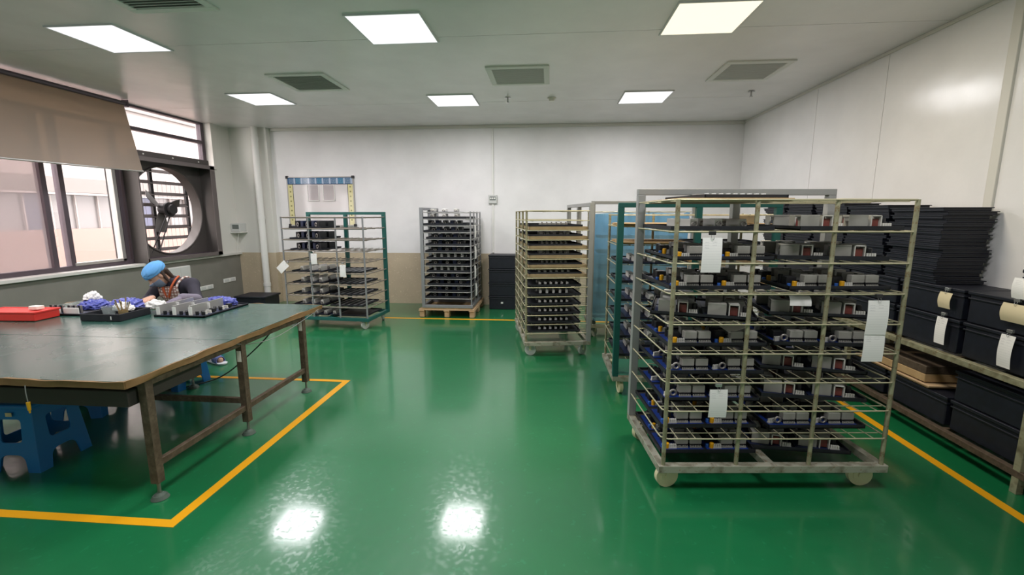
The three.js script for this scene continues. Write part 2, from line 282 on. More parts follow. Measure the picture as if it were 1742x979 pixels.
  for (let k = 0; k < 3; k++) {
    const bs = new THREE.Shape(); bs.moveTo(0.06, -0.03); bs.quadraticCurveTo(0.2, -0.12, 0.34, -0.09); bs.lineTo(0.36, 0.04); bs.quadraticCurveTo(0.2, 0.07, 0.06, 0.04); bs.closePath();
    const g = new THREE.ExtrudeGeometry(bs, { depth: 0.006, bevelEnabled: false }).rotateX(0.5).rotateZ(2.9 + k * Math.PI * 2 / 3).rotateY(-Math.PI / 2).translate(-0.26, H / 2 + 0.02, 0);
    mesh('fan_blade', g, M.fan, f);
  }
}
{ // rain pipe by the column
  const p = thing('drain_pipe', 'white vertical drain pipe in front of the column', 'pipe', [-5.11, 0, -7.68]);
  mesh('pipe_length', cyl(0.055, 0.055, CE, 20, 0, CE / 2, 0), M.white, p);
  for (const y of [0.35, 1.55, 2.9]) mesh('pipe_collar', cyl(0.062, 0.062, 0.06, 20, 0, y, 0), M.white, p);
}
// yellow floor tape
function tape(x0, x1, z0, z1, label) { tag(mesh('floor_tape', span(x0, x1, 0, 0.002, z0, z1), M.tape), label, 'tape', 'yellow tape lines on the floor'); }
tape(-1.985, -1.925, -4.05, -1.945, 'yellow floor tape running into depth beside the work table');
tape(-5.2, -1.985, -2.0, -1.945, 'yellow floor tape across the front of the work table');
tape(-5.2, -1.985, -4.05, -4.0, 'yellow floor tape behind the work table, by the slipper');
tape(2.5, 2.56, -6.68, 1.2, 'yellow floor tape running along the rack of black crates');
tape(-2.6, 2.5, -6.74, -6.685, 'yellow floor tape crossing in front of the pallet');

// ---------------------------------------------------------------- ceiling fittings
{
  const rows = [[-3.87, 'front'], [-6.22, 'back'], [-1.52, '']], cols = [[-3.78, 'left'], [-1.29, 'middle'], [1.19, 'right']];
  for (const [z, rn] of rows) for (const [x, cn] of cols) {
    const label = rn ? `square glowing LED ceiling panel, ${cn} one of the ${rn} row` : `square LED ceiling panel above the camera, ${cn} one`;
    const zz = rn === 'back' ? z + (x < -3 ? 0.3 : x < 0 ? 0.02 : -0.02) : z;
    const l = thing('ceiling_light', label, 'lamp', [x, CE, zz], 0, 'LED ceiling panels');
    const o = 0.3, i = 0.288;
    mesh('light_frame', [span(-o, o, -0.012, 0, -o, -i), span(-o, o, -0.012, 0, i, o), span(-o, -i, -0.012, 0, -i, i), span(i, o, -0.012, 0, -i, i)], M.lampFrame, l);
    const col = cn === 'right' && rn === 'front' ? [1, 0.88, 0.66] : cn === 'left' ? [0.99, 0.95, 1] : [1, 0.98, 1];
    mesh('light_diffuser', span(-i, i, -0.008, -0.002, -i, i), new THREE.MeshStandardMaterial({ color: '#ffffff', roughness: 0.6, emissive: new THREE.Color(...col), emissiveIntensity: 0.33 }), l);
    const a = new THREE.RectAreaLight(new THREE.Color(...col), LAMP, 0.57, 0.57); a.rotation.x = -Math.PI / 2; a.position.set(0, -0.016, 0); a.name = 'panel_light'; l.add(a);
  }
  const vent = (x, z, label, kind) => {
    const v = thing('ceiling_vent', label, 'vent', [x, CE, z], 0, 'ceiling vents'), o = 0.33, i = 0.27;
    mesh('vent_frame', [rspan(-o, o, -0.014, 0, -o, -i, 0.004), rspan(-o, o, -0.014, 0, i, o, 0.004), rspan(-o, -i, -0.014, 0, -i, i, 0.004), rspan(i, o, -0.014, 0, -i, i, 0.004)], M.ventWhite, v);
    mesh('vent_backing', span(-i, i, -0.003, 0, -i, i), kind ? M.ventMesh : M.ventDark, v);
    const n = kind ? 18 : 14;
    for (let k = 0; k < n; k++) mesh('vent_slat', box(2 * i, kind ? 0.003 : 0.004, kind ? 0.01 : 0.022).rotateX(kind ? 0 : 0.6).translate(0, -0.008, -i + (k + 0.5) * 2 * i / n), kind ? M.ventMesh : M.ventMesh, v);
  };
  vent(-2.77, -5.25, 'dark louvred ceiling vent left of centre', 0); vent(-0.36, -5.2, 'pale mesh ceiling vent in the middle of the room', 1); vent(2.06, -5.24, 'pale mesh ceiling vent near the right wall', 1); vent(-2.78, -3.08, 'louvred ceiling vent cut by the top edge, left', 0);
  const spr = (x, z, label) => { const s = thing('sprinkler', label, 'sprinkler', [x, CE, z], 0, 'ceiling sprinklers'); mesh('escutcheon', cyl(0.035, 0.04, 0.008, 16, 0, -0.004, 0), M.chrome, s); mesh('nozzle', cyl(0.009, 0.013, 0.06, 8, 0, -0.034, 0), M.chrome, s); mesh('deflector', cyl(0.022, 0.022, 0.003, 12, 0, -0.066, 0), M.chrome, s); };
  spr(-0.57, -6.12, 'small sprinkler head on the ceiling, middle'); spr(2.44, -6.06, 'small sprinkler head on the ceiling near right wall');
  const d = thing('smoke_detector', 'small round cream smoke detector on the ceiling', 'detector', [0, CE, -6.18]); mesh('detector_base', cyl(0.055, 0.055, 0.012, 20, 0, -0.006, 0), M.trim, d); mesh('detector_dome', cyl(0.045, 0.03, 0.03, 20, 0, -0.027, 0), M.trim, d);
}
// ---------------------------------------------------------------- things on the walls
{
  const b = thing('notice_board', 'framed glossy notice board with blue header on back wall', 'notice board', [-4.09, 1.4, ZB]);
  const W = 1.24, H = 0.87;
  mesh('frame_rail', rspan(-W / 2, W / 2, H - 0.02, H, 0, 0.03, 0.004), M.alu, b); mesh('frame_rail', rspan(-W / 2, W / 2, 0, 0.02, 0, 0.03, 0.004), M.alu, b);
  mesh('frame_rail', rspan(-W / 2, -W / 2 + 0.02, 0, H, 0, 0.03, 0.004), M.alu, b); mesh('frame_rail', rspan(W / 2 - 0.02, W / 2, 0, H, 0, 0.03, 0.004), M.alu, b);
  for (const s of [-1, 1]) for (const y of [0.012, H - 0.012]) mesh('frame_corner', rbox(0.05, 0.05, 0.036, 0.008, s * (W / 2 - 0.012), y, 0.018), M.blackPart, b);
  const t = canvasTex(512, 360, (g, w, h) => {
    g.fillStyle = '#dad4d2'; g.fillRect(0, 0, w, h);
    g.fillStyle = '#3f6288'; g.fillRect(0, 0, w, 50);
    for (let k = 0; k < 9; k++) { g.fillStyle = k % 3 === 1 ? '#5f93b0' : '#7f95ad'; g.fillRect(10 + k * 56, 6, 36, 38); g.strokeStyle = '#4b6f92'; g.lineWidth = 3; g.strokeRect(20 + k * 56, 14, 16, 20); g.fillStyle = '#b9c6d8'; g.fillRect(48 + k * 56, 4, 14, 42); }
    for (const x of [0, w - 38]) { g.fillStyle = '#dcd4a0'; g.fillRect(x, 50, 38, h - 50); g.fillStyle = '#8c8a5a'; for (let y = 70; y < h - 10; y += 36) { g.beginPath(); g.arc(x + 18, y, 6, 0, 7); g.fill(); } }
    g.fillStyle = '#2f3340'; g.fillRect(38, 50, 4, h - 50); g.fillRect(w - 42, 50, 4, h - 50); g.fillRect(0, 48, w, 3);
  });
  const pl = new THREE.PlaneGeometry(W - 0.04, H - 0.04).translate(0, H / 2, 0.0245);
  mesh('board_print', pl, std('#ffffff', 0.1, 0, { map: t }), b, true);
  mesh('board_sheet', span(-W / 2 + 0.02, W / 2 - 0.02, 0.02, H - 0.02, 0, 0.024), M.board, b);
  const hold = (x, y) => { const g = thing('sheet_holder', `clear plastic sheet holder on the notice board, ${x < -4.09 ? 'left' : 'right'} one`, 'sheet holder', [x, y, ZB + 0.027], 0, 'sheet holders'); mesh('holder_back', rbox(0.22, 0.28, 0.006, 0.003, 0, 0, 0.003), phys({ color: '#e9e4e4', roughness: 0.08, transmission: 0.6, thickness: 0 }), g); mesh('holder_rim', [rbox(0.22, 0.012, 0.014, 0.003, 0, -0.134, 0.007), rbox(0.012, 0.28, 0.014, 0.003, -0.104, 0, 0.007), rbox(0.012, 0.28, 0.014, 0.003, 0.104, 0, 0.007)], M.whitePart, g); };
  hold(-4.22, 1.98); hold(-3.93, 1.98);
}
{
  const s = thing('wall_controller', 'small white controller box on the back wall by the conduit', 'controller', [-0.995, 1.79, ZB]);
  mesh('controller_case', rspan(-0.075, 0.075, 0, 0.15, 0, 0.045, 0.01), M.plastic, s); mesh('controller_window', rspan(-0.052, 0.052, 0.055, 0.12, 0.044, 0.047, 0.001), M.screen, s);
  for (let k = 0; k < 3; k++) mesh('controller_key', rspan(-0.045 + k * 0.033, -0.02 + k * 0.033, 0.075, 0.105, 0.046, 0.05, 0.002), M.white, s);
  const c = thing('wall_conduit', 'thin white cable conduit running up the back wall', 'conduit', [-0.995, 0, ZB]); for (const [a, b] of [[1.94, CE - 0.05], [0.935, 1.79]]) mesh('conduit_length', rspan(-0.017, 0.017, a, b, 0, 0.02, 0.004), M.white, c);
}
{
  const s = thing('wall_meter', 'white box with grey screen on wall beside the fan', 'meter', [XL, 1.3, -7.66]);
  mesh('meter_case', rspan(0, 0.17, 0, 0.15, -0.12, 0.06, 0.012), M.plastic, s); mesh('meter_screen', rspan(0.035, 0.155, 0.05, 0.125, 0.058, 0.064, 0.002), M.screen, s); mesh('meter_shelf', rspan(0, 0.19, -0.02, 0, -0.13, 0.08, 0.004), M.white, s); mesh('meter_cable', rod(V(0.1, -0.02, 0), V(0.02, -0.42, 0), 0.006), M.white, s);
  const w = thing('junction_box', 'pale flat cabinet on the wall behind the seated worker', 'cabinet', [XL, 0.58, -6.35]); mesh('cabinet_body', rspan(0, 0.05, 0, 0.24, -0.2, 0.2, 0.006), M.white, w); mesh('cabinet_door', rspan(0.05, 0.058, 0.01, 0.23, -0.19, -0.005, 0.003), M.plastic, w); mesh('cabinet_door', rspan(0.05, 0.058, 0.01, 0.23, 0.005, 0.19, 0.003), M.plastic, w);
  for (const [y, z, t] of [[0.41, -6.89, 'nearer the worker'], [0.46, -7.44, 'nearer the pipe']]) { const o = thing('wall_socket', `white double socket on the grey wall, ${t}`, 'socket', [XL, y, z], 0, 'wall sockets'); mesh('socket_plate', rspan(0, 0.012, -0.035, 0.035, -0.15, 0.15, 0.004), M.white, o); for (const s2 of [-1, 1]) mesh('socket_face', rspan(0.012, 0.016, -0.022, 0.022, s2 * 0.07 - 0.05, s2 * 0.07 + 0.05, 0.002), M.plastic, o); }
}
// ---------------------------------------------------------------- wheeled wire racks
// local frame: x along the long side, +z the side with thin posts, -z the side with the square-tube frame
function makeRack(o) {
  const { W, D, levels, baseY, H, topY } = o, g = thing('wire_rack', o.label, 'rack', o.pos, o.turn, 'wire racks');
  const hw = W / 2, hd = D / 2, b = 0.045, fr = o.frame, q = 0.025;
  mesh('base_frame', [rspan(-hw, hw, baseY - b, baseY, hd - b, hd, 0.003), rspan(-hw, hw, baseY - b, baseY, -hd, -hd + b, 0.003), rspan(-hw, -hw + b, baseY - b, baseY, -hd + b, hd - b, 0.003), rspan(hw - b, hw, baseY - b, baseY, -hd + b, hd - b, 0.003), rspan(-q, q, baseY - b, baseY - 0.002, -hd + b, hd - b, 0.003)], o.base, g);
  for (const x of [-hw + q, 0, hw - q]) mesh('rear_post', rspan(x - q, x + q, baseY, H - 0.04, -hd, -hd + 2 * q, 0.003), fr, g);
  mesh('top_bar', rspan(-hw, hw, H - 0.04, H, -hd, -hd + 2 * q, 0.003), fr, g);
  const pg = cyl(0.012, 0.012, topY - baseY, 10, 0, (topY + baseY) / 2, 0);
  const pm = o.post.map ? metreUV(pg) : pg;
  for (let k = 0; k < 4; k++) { const m = mesh('front_post', pm, o.post, g, true); m.position.set(-hw + 0.03 + k * (W - 0.06) / 3, 0, hd - 0.02); }
  const c = 0.05, r = o.rodR || 0.0048;
  const path = [V(-hw + 0.01, 0, -hd + 0.02), V(-hw + 0.01, 0, hd - c), V(-hw + 0.022, 0, hd - 0.022), V(-hw + c, 0, hd - 0.008), V(0, 0, hd - 0.006), V(hw - c, 0, hd - 0.008), V(hw - 0.022, 0, hd - 0.022), V(hw - 0.01, 0, hd - c), V(hw - 0.01, 0, -hd + 0.02)];
  const cp = new THREE.CurvePath(); for (let i = 0; i + 1 < path.length; i++) cp.add(new THREE.LineCurve3(path[i], path[i + 1]));
  const ring = tube(path, r, 60, 6, false, 0.06);
  const crossG = rod(V(0, 0, -hd + 0.03), V(0, 0, hd - 0.01), r * 0.62, 5), longG = rod(V(-hw + 0.012, 0, 0), V(hw - 0.012, 0, 0), r * 0.7, 5);
  levels.forEach((y) => {
    const s = part('wire_shelf', g); s.position.y = y;
    mesh('perimeter_rod', ring, o.rod, s);
    for (const z of [-hd + 0.12, 0, hd - 0.09]) { const m = mesh('long_rod', longG, o.rod, s); m.position.set(0, -r * 1.2, z); }
    for (let k = 1; k < o.nCross; k++) { const m = mesh('cross_rod', crossG, o.rod, s); m.position.set(-hw + k * W / o.nCross, 0.001, 0); }
  });
  if (o.wheelR) for (const [x, z, t] of [[-hw + 0.07, hd - 0.07, 0.15], [hw - 0.1, hd - 0.08, -0.1], [-hw + 0.08, -hd + 0.08, 0.5], [hw - 0.08, -hd + 0.08, 0.9]]) {
    const k = part('caster', g); k.position.set(x, o.wheelR, z); k.rotation.y = t + (o.wheelTurn || 0);
    const R = o.wheelR;
    mesh('caster_wheel', [cyl(R, R, 0.03, 24).rotateX(Math.PI / 2), cyl(R * 0.62, R * 0.62, 0.036, 20).rotateX(Math.PI / 2), cyl(0.016, 0.016, 0.05, 12).rotateX(Math.PI / 2)], o.wheel, k);
    const top = baseY - b - R;
    mesh('caster_fork', [rspan(-0.012, 0.012, -0.008, top, -0.026, -0.022, 0.001), rspan(-0.012, 0.012, -0.008, top, 0.022, 0.026, 0.001), rspan(-0.035, 0.035, top - 0.006, top, -0.04, 0.04, 0.001)], M.wheel, k);
  }
  g.userData.pitch = undefined; delete g.userData.pitch;
  const cs = Math.cos(o.turn), sn = Math.sin(o.turn);
  g.at = (x, y, z) => [o.pos[0] + x * cs + z * sn, o.pos[1] + y, o.pos[2] - x * sn + z * cs];
  g.turn = o.turn;
  return g;
}
// centre of a rack from the world place of one of its corners (sx, sz = sides of that corner)
const centre = (cx, cz, W, D, turn, sx, sz) => { const x = -sx * W / 2, z = -sz * D / 2; return [cx + x * Math.cos(turn) + z * Math.sin(turn), 0, cz - x * Math.sin(turn) + z * Math.cos(turn)]; };

// ---------------------------------------------------------------- trays and circuit boards
const trayGeo = (w, d, h = 0.022) => metreUV(merge([span(-w / 2, w / 2, 0, 0.006, -d / 2, d / 2), span(-w / 2, w / 2, 0, h, d / 2 - 0.006, d / 2), span(-w / 2, w / 2, 0, h, -d / 2, -d / 2 + 0.006), span(-w / 2, -w / 2 + 0.006, 0, h, -d / 2, d / 2), span(w / 2 - 0.006, w / 2, 0, h, -d / 2, d / 2)]));
const TRAY = { big: trayGeo(0.58, 0.54), mid: trayGeo(0.5, 0.5), long: trayGeo(0.6, 0.46, 0.02), wide: trayGeo(0.68, 0.4, 0.032) };
function teeth(n, w, h, d, y, z, x0, pitch) { const l = []; for (let k = 0; k < n; k++) l.push(box(w, h, d, x0 + k * pitch, y, z)); return l; }
function proto(build) { const g = new THREE.Group(); build(g); return g; }
const relayGeo = rbox(0.074, 0.045, 0.045, 0.004, 0, 0.0435, 0), stripGeo = merge([box(0.07, 0.022, 0.04, 0, 0.011, -0.002)]), pinGeo = merge([box(0.072, 0.006, 0.008, 0, 0.003, 0.026), ...teeth(7, 0.005, 0.01, 0.006, 0.008, 0.024, -0.031, 0.0103)]);
const capGeo = merge([cyl(0.013, 0.013, 0.03, 12, 0, 0.015, 0), cyl(0.011, 0.013, 0.003, 12, 0, 0.0315, 0)]);
const conGeo = merge([box(0.05, 0.008, 0.016, 0, 0.004, 0), ...teeth(4, 0.009, 0.02, 0.012, 0.016, 0, -0.018, 0.012)]);
const coreGeo = new THREE.TorusGeometry(0.017, 0.007, 8, 16).translate(0, 0.024, 0);
const add = (g, name, geo, mat, x, y, z, ry = 0) => { const m = mesh(name, geo, mat, g); m.position.set(x, y, z); m.rotation.y = ry; return m; };
// control board with relays: about 0.25 wide, 0.22 deep
const relayBoard = (pcbMat, coil) => proto((g) => {
  mesh('circuit_card', rspan(-0.128, 0.128, 0, 0.004, -0.11, 0.11, 0.001), pcbMat, g);
  for (const [x, z, m] of [[0.0, 0.06, M.relay], [0.083, 0.06, M.relay], [0.02, -0.05, M.relayDark]]) { const r = add(g, 'relay', relayGeo, m, x, 0.004, z); mesh('relay_base', stripGeo, M.blackPart, r); mesh('terminal_strip', pinGeo, M.relay, r); }
  if (coil) { add(g, 'coil', coreGeo, M.silver, -0.072, 0.004, 0.085); add(g, 'connector', conGeo, M.connector, -0.1, 0.004, 0.07, 0.3); }
  else { add(g, 'yellow_capacitor', capGeo, M.yellow, -0.094, 0.004, 0.085); add(g, 'connector', conGeo, M.connector, -0.062, 0.004, 0.088); add(g, 'blue_capacitor', capGeo, M.blueCap, -0.116, 0.002, 0.07).scale.set(0.8, 0.6, 0.8); }
  add(g, 'transformer', rbox(0.06, 0.05, 0.05, 0.004, 0, 0.025, 0), M.blackPart, -0.075, 0.004, 0.0);
  add(g, 'capacitor', capGeo, M.blackPart, -0.09, 0.004, -0.06).scale.set(1.2, 1.7, 1.2); add(g, 'capacitor', capGeo, M.blackPart, -0.055, 0.004, -0.07).scale.set(1, 1.4, 1);
  add(g, 'relay', relayGeo, M.relayDark, 0.085, 0.004, -0.05, Math.PI / 2);
});
// power board: long block between white end brackets
const sinkGeo = merge([rbox(0.1, 0.012, 0.07, 0.002, 0, 0.066, 0), rbox(0.1, 0.066, 0.006, 0.002, 0, 0.033, 0.032), ...teeth(6, 0.006, 0.022, 0.05, 0.05, 0, -0.04, 0.016)]);
const bracketGeo = merge([rbox(0.006, 0.07, 0.075, 0.001, -0.025, 0.035, 0), rbox(0.006, 0.07, 0.075, 0.001, 0.025, 0.035, 0), rbox(0.056, 0.006, 0.075, 0.001, 0, 0.067, 0)]);
const powerBoard = proto((g) => {
  mesh('circuit_card', rspan(-0.128, 0.128, 0, 0.004, -0.11, 0.11, 0.001), M.pcb, g);
  add(g, 'heat_sink', sinkGeo, M.relay, -0.055, 0.004, 0.055); add(g, 'end_bracket', bracketGeo, M.connector, 0.035, 0.004, 0.055); add(g, 'transformer', rbox(0.042, 0.05, 0.05, 0.004, 0, 0.026, 0), M.redPart, 0.035, 0.004, 0.05);
  add(g, 'connector', conGeo, M.connector, 0.092, 0.004, 0.085); add(g, 'heat_sink', sinkGeo, M.relayDark, 0.05, 0.004, -0.05); add(g, 'end_bracket', bracketGeo, M.connector, -0.06, 0.004, -0.055); add(g, 'capacitor', capGeo, M.blackPart, 0.1, 0.004, 0.03).scale.set(1.2, 1.6, 1.2);
});
// slim board: row of white connectors along the near edge
const rowGeo = merge([rbox(0.03, 0.03, 0.02, 0.003, 0, 0.015, 0), box(0.012, 0.012, 0.03, -0.006, 0.036, -0.004)]);
const slimBoard = (n, w, whiteMat, h) => proto((g) => {
  mesh('circuit_card', rspan(-w / 2, w / 2, 0, 0.004, -0.13, 0.13, 0.001), M.blackPart, g);
  for (let k = 0; k < n; k++) add(g, 'connector', rowGeo, whiteMat, -w / 2 + (k + 0.5) * w / n, 0.004, 0.1).scale.y = h;
  mesh('heat_sink', rspan(-w / 2 + 0.01, w / 2 - 0.01, 0.004, 0.03, -0.08, -0.02, 0.003), M.relayDark, g);
});
const clearBlock = rbox(0.055, 0.05, 0.16, 0.005, 0, 0.025, 0);
const blockBoard = (n, w, a, b2) => proto((g) => {      // dense dark board with upright blocks
  mesh('circuit_card', rspan(-w / 2, w / 2, 0, 0.004, -0.13, 0.13, 0.001), M.pcb, g);
  for (let k = 0; k < n; k++) add(g, 'module', clearBlock, k % 2 ? a : b2, -w / 2 + (k + 0.5) * w / n, 0.004, 0.03).scale.set(0.8, 1, 1);
  for (let k = 0; k < 3; k++) add(g, 'coil', coreGeo, M.silver, -w / 3 + k * w / 3, 0.004, 0.122).scale.setScalar(0.8);
});
const P = { relay: relayBoard(M.pcb, false), relayBlue: relayBoard(M.pcbBlue, false), coil: relayBoard(M.pcbBlue, true), power: powerBoard, slim: slimBoard(6, 0.4, M.whitePart, 0.8), slimTall: slimBoard(6, 0.34, M.silver, 1.2), white: blockBoard(3, 0.42, M.whitePart, M.connector), dark: blockBoard(5, 0.42, M.pcb, M.blackPart), bundle: blockBoard(5, 0.4, M.relayDark, M.silver), sink: slimBoard(5, 0.4, M.whitePart, 1.6) };
function place(name, p, label, category, pos, turn, group) {
  const c = p.clone(); c.name = numbered(name); scene.add(c); c.position.set(...pos); c.rotation.y = turn; tag(c, label, category, group); return c;
}
function tray(geo, label, pos, turn, group) { const m = new THREE.Mesh(geo, M.trayBlack); m.name = numbered('component_tray'); m.castShadow = m.receiveShadow = true; scene.add(m); m.position.set(...pos); m.rotation.y = turn; return tag(m, label, 'tray', group); }
// paper tags hanging from a clip
const tagGeo = (w, h, bend) => { const g = new THREE.PlaneGeometry(w, h, 3, 10).translate(0, -h / 2, 0), p = g.attributes.position; for (let i = 0; i < p.count; i++) { const t = -p.getY(i) / h, u = p.getX(i) / w; p.setZ(i, bend * Math.sin(t * 3) + 0.3 * bend * u * t); } g.computeVertexNormals(); const b = g.clone(), idx = b.index.array; b.translate(0, 0, -0.0006); return merge([g, b]); };
function paperTag(label, pos, turn, w, h, o = {}) {
  const t = thing('paper_tag', label, 'tag', pos, turn, 'paper tags'); if (o.tilt) t.rotation.z = o.tilt; if (o.pitch) t.rotation.x = o.pitch;
  mesh('tag_sheet', tagGeo(w, h, o.bend ?? 0.006).translate(0, -0.03, 0.008), o.mat || M.paper, t, true);
  if (o.second) mesh('tag_sheet', tagGeo(w, o.second, 0.004).translate(0.003, -0.03 - h + 0.01, 0.005), M.paper, t, true);
  const k = mesh('binder_clip', [rbox(0.034, 0.02, 0.016, 0.002, 0, -0.006, 0.002)], o.clip || M.clip, t);
  mesh('clip_handle', tube([V(-0.008, -0.014, 0.008), V(-0.006, -0.034, 0.014), V(0, -0.04, 0.014), V(0.006, -0.034, 0.014), V(0.008, -0.014, 0.008)], 0.0012, 12, 4), M.chrome, k);
  return t;
}
// ---- the large rack at the front right
const BIG = { W: 1.33, D: 0.72, turn: 5 * D2R };
const bigLevels = [0.33, 0.498, 0.667, 0.835, 1.003, 1.172, 1.34, 1.51, 1.678];
const big = makeRack({ ...BIG, levels: bigLevels, baseY: 0.165, H: 1.77, topY: 1.68, nCross: 13, label: 'large wheeled wire rack full of circuit boards, front right', pos: centre(0.645, -2.46, BIG.W, BIG.D, BIG.turn, -1, 1), turn: BIG.turn, frame: M.squareGrey, base: M.rack, post: M.rackPost, rod: M.rodMetal, wheelR: 0.068, wheel: M.wheel, wheelTurn: 0.0 });
{
  const left = ['white', 'relay', 'relay', 'power', 'relayBlue', 'coil', 'coil', 'relayBlue', 'relayBlue'], right = ['power', 'power', 'relay', 'power', 'coil', 'power', 'power', 'coil', 'power'];
  const ys = [...bigLevels.slice(0, 8).reverse(), 0.165];
  const skew = [[0, 0], [0.02, 0.01], [0.01, 0], [0.02, 0.3], [0.02, 0.0], [0.015, 0.0], [0.01, 0.01], [0.0, 0], [0.01, 0]], skewR = [[0.1, 0], [0.08, 0.12], [0.07, 0.0], [0.07, 0.14], [0.06, 0.06], [0.06, 0.16], [0.06, 0.12], [0.03, 0.0], [0.0, 0.1]];
  const words = { white: 'white connector board', relay: 'grey relay board', relayBlue: 'blue relay board', coil: 'blue coil board', power: 'grey power board' };
  ys.forEach((y, i) => {
    const shelf = i === 8 ? 'bottom deck' : i === 0 ? 'top shelf' : `${ORD[i]} shelf`;
    for (const side of [0, 1]) {
      const k = side ? right[i] : left[i], [dx, a] = (side ? skewR : skew)[i], cx = (side ? 0.34 : -0.335) + (side ? dx - 0.06 : dx), cz = side ? -0.03 - a * 0.3 : -0.045, ty = y + 0.006;
      const t = big.turn + (side ? -a * 1.4 : -a * 1.2);
      const w = tray(TRAY.big, `black tray on the ${shelf} of large front rack, ${side ? 'right' : 'left'} half`, big.at(cx, ty, cz), t, 'trays on the large front rack');
      const spots = k === 'white' ? [[0, 0.1, 'front'], [0, -0.13, 'rear']] : [[-0.14, 0.14, 'front left'], [0.135, 0.14, 'front right'], [-0.14, -0.12, 'rear left'], [0.135, -0.12, 'rear right']];
      for (const [bx, bz, where] of spots) {
        const ct = Math.cos(t - big.turn), st = Math.sin(t - big.turn);
        const x = cx + bx * ct + bz * st, z = cz - bx * st + bz * ct;
        place('circuit_board', P[k], `${words[k]}, ${where} on ${side ? 'right' : 'left'} tray of front rack's ${shelf}`, 'circuit board', big.at(x, ty + 0.007, z), t + (side && k === 'power' ? -0.15 : 0), 'boards on the large front rack');
      }
    }
  });
  const top = 1.678 + 0.006;
  tag(mesh('cardboard_sheet', rbox(0.62, 0.006, 0.55, 0.002), M.card), 'thin cardboard sheet on top of the large front rack', 'cardboard').position.set(...big.at(-0.3, top + 0.003, 0.02)); 
  scene.children.at(-1).rotation.y = big.turn;
  tray(TRAY.mid, 'black tray lying on top of the large front rack', big.at(-0.22, top + 0.0065, -0.06), big.turn + 0.1, 'trays on the large front rack');
  place('circuit_board', slimBoard(9, 0.4, M.whitePart, 0.6), 'board with a row of white teeth atop large front rack', 'circuit board', big.at(-0.18, top + 0.013, -0.08), big.turn + 0.08, 'boards on the large front rack');
  for (const [x, z, w, d, t, l] of [[0.36, 0.2, 0.2, 0.13, 0.2, 'folded cream paper on top of the large front rack']]) { const m = tag(mesh('paper_sheet', rbox(w, 0.003, d, 0.001), M.paperTan), l, 'paper'); m.position.set(...big.at(x, top + 0.0015, z)); m.rotation.y = big.turn + t; }
  paperTag('white paper tag clipped high on the large front rack', big.at(-0.455, 1.51, 0.366), big.turn, 0.105, 0.185, { clip: M.clipBlack });
  paperTag('white paper tag clipped low on the large front rack', big.at(-0.36, 0.667, 0.366), big.turn, 0.1, 0.165, { clip: M.clip });
  paperTag('long double paper tag at right of the large front rack', big.at(0.47, 1.172, 0.366), big.turn, 0.115, 0.19, { second: 0.165, clip: M.clipBlack });
  paperTag('curled paper tag hanging inside the large front rack', big.at(0.165, 1.15, 0.1), big.turn, 0.12, 0.1, { pitch: -0.9, bend: 0.03 });
  const c = tag(mesh('paper_slip', rbox(0.13, 0.002, 0.09, 0.001), M.paperPlain), 'small paper slip lying on boards in large front rack', 'paper'); c.position.set(...big.at(-0.18, 0.835 + 0.1, 0.12)); c.rotation.set(0.3, big.turn + 0.3, 0.1);
}
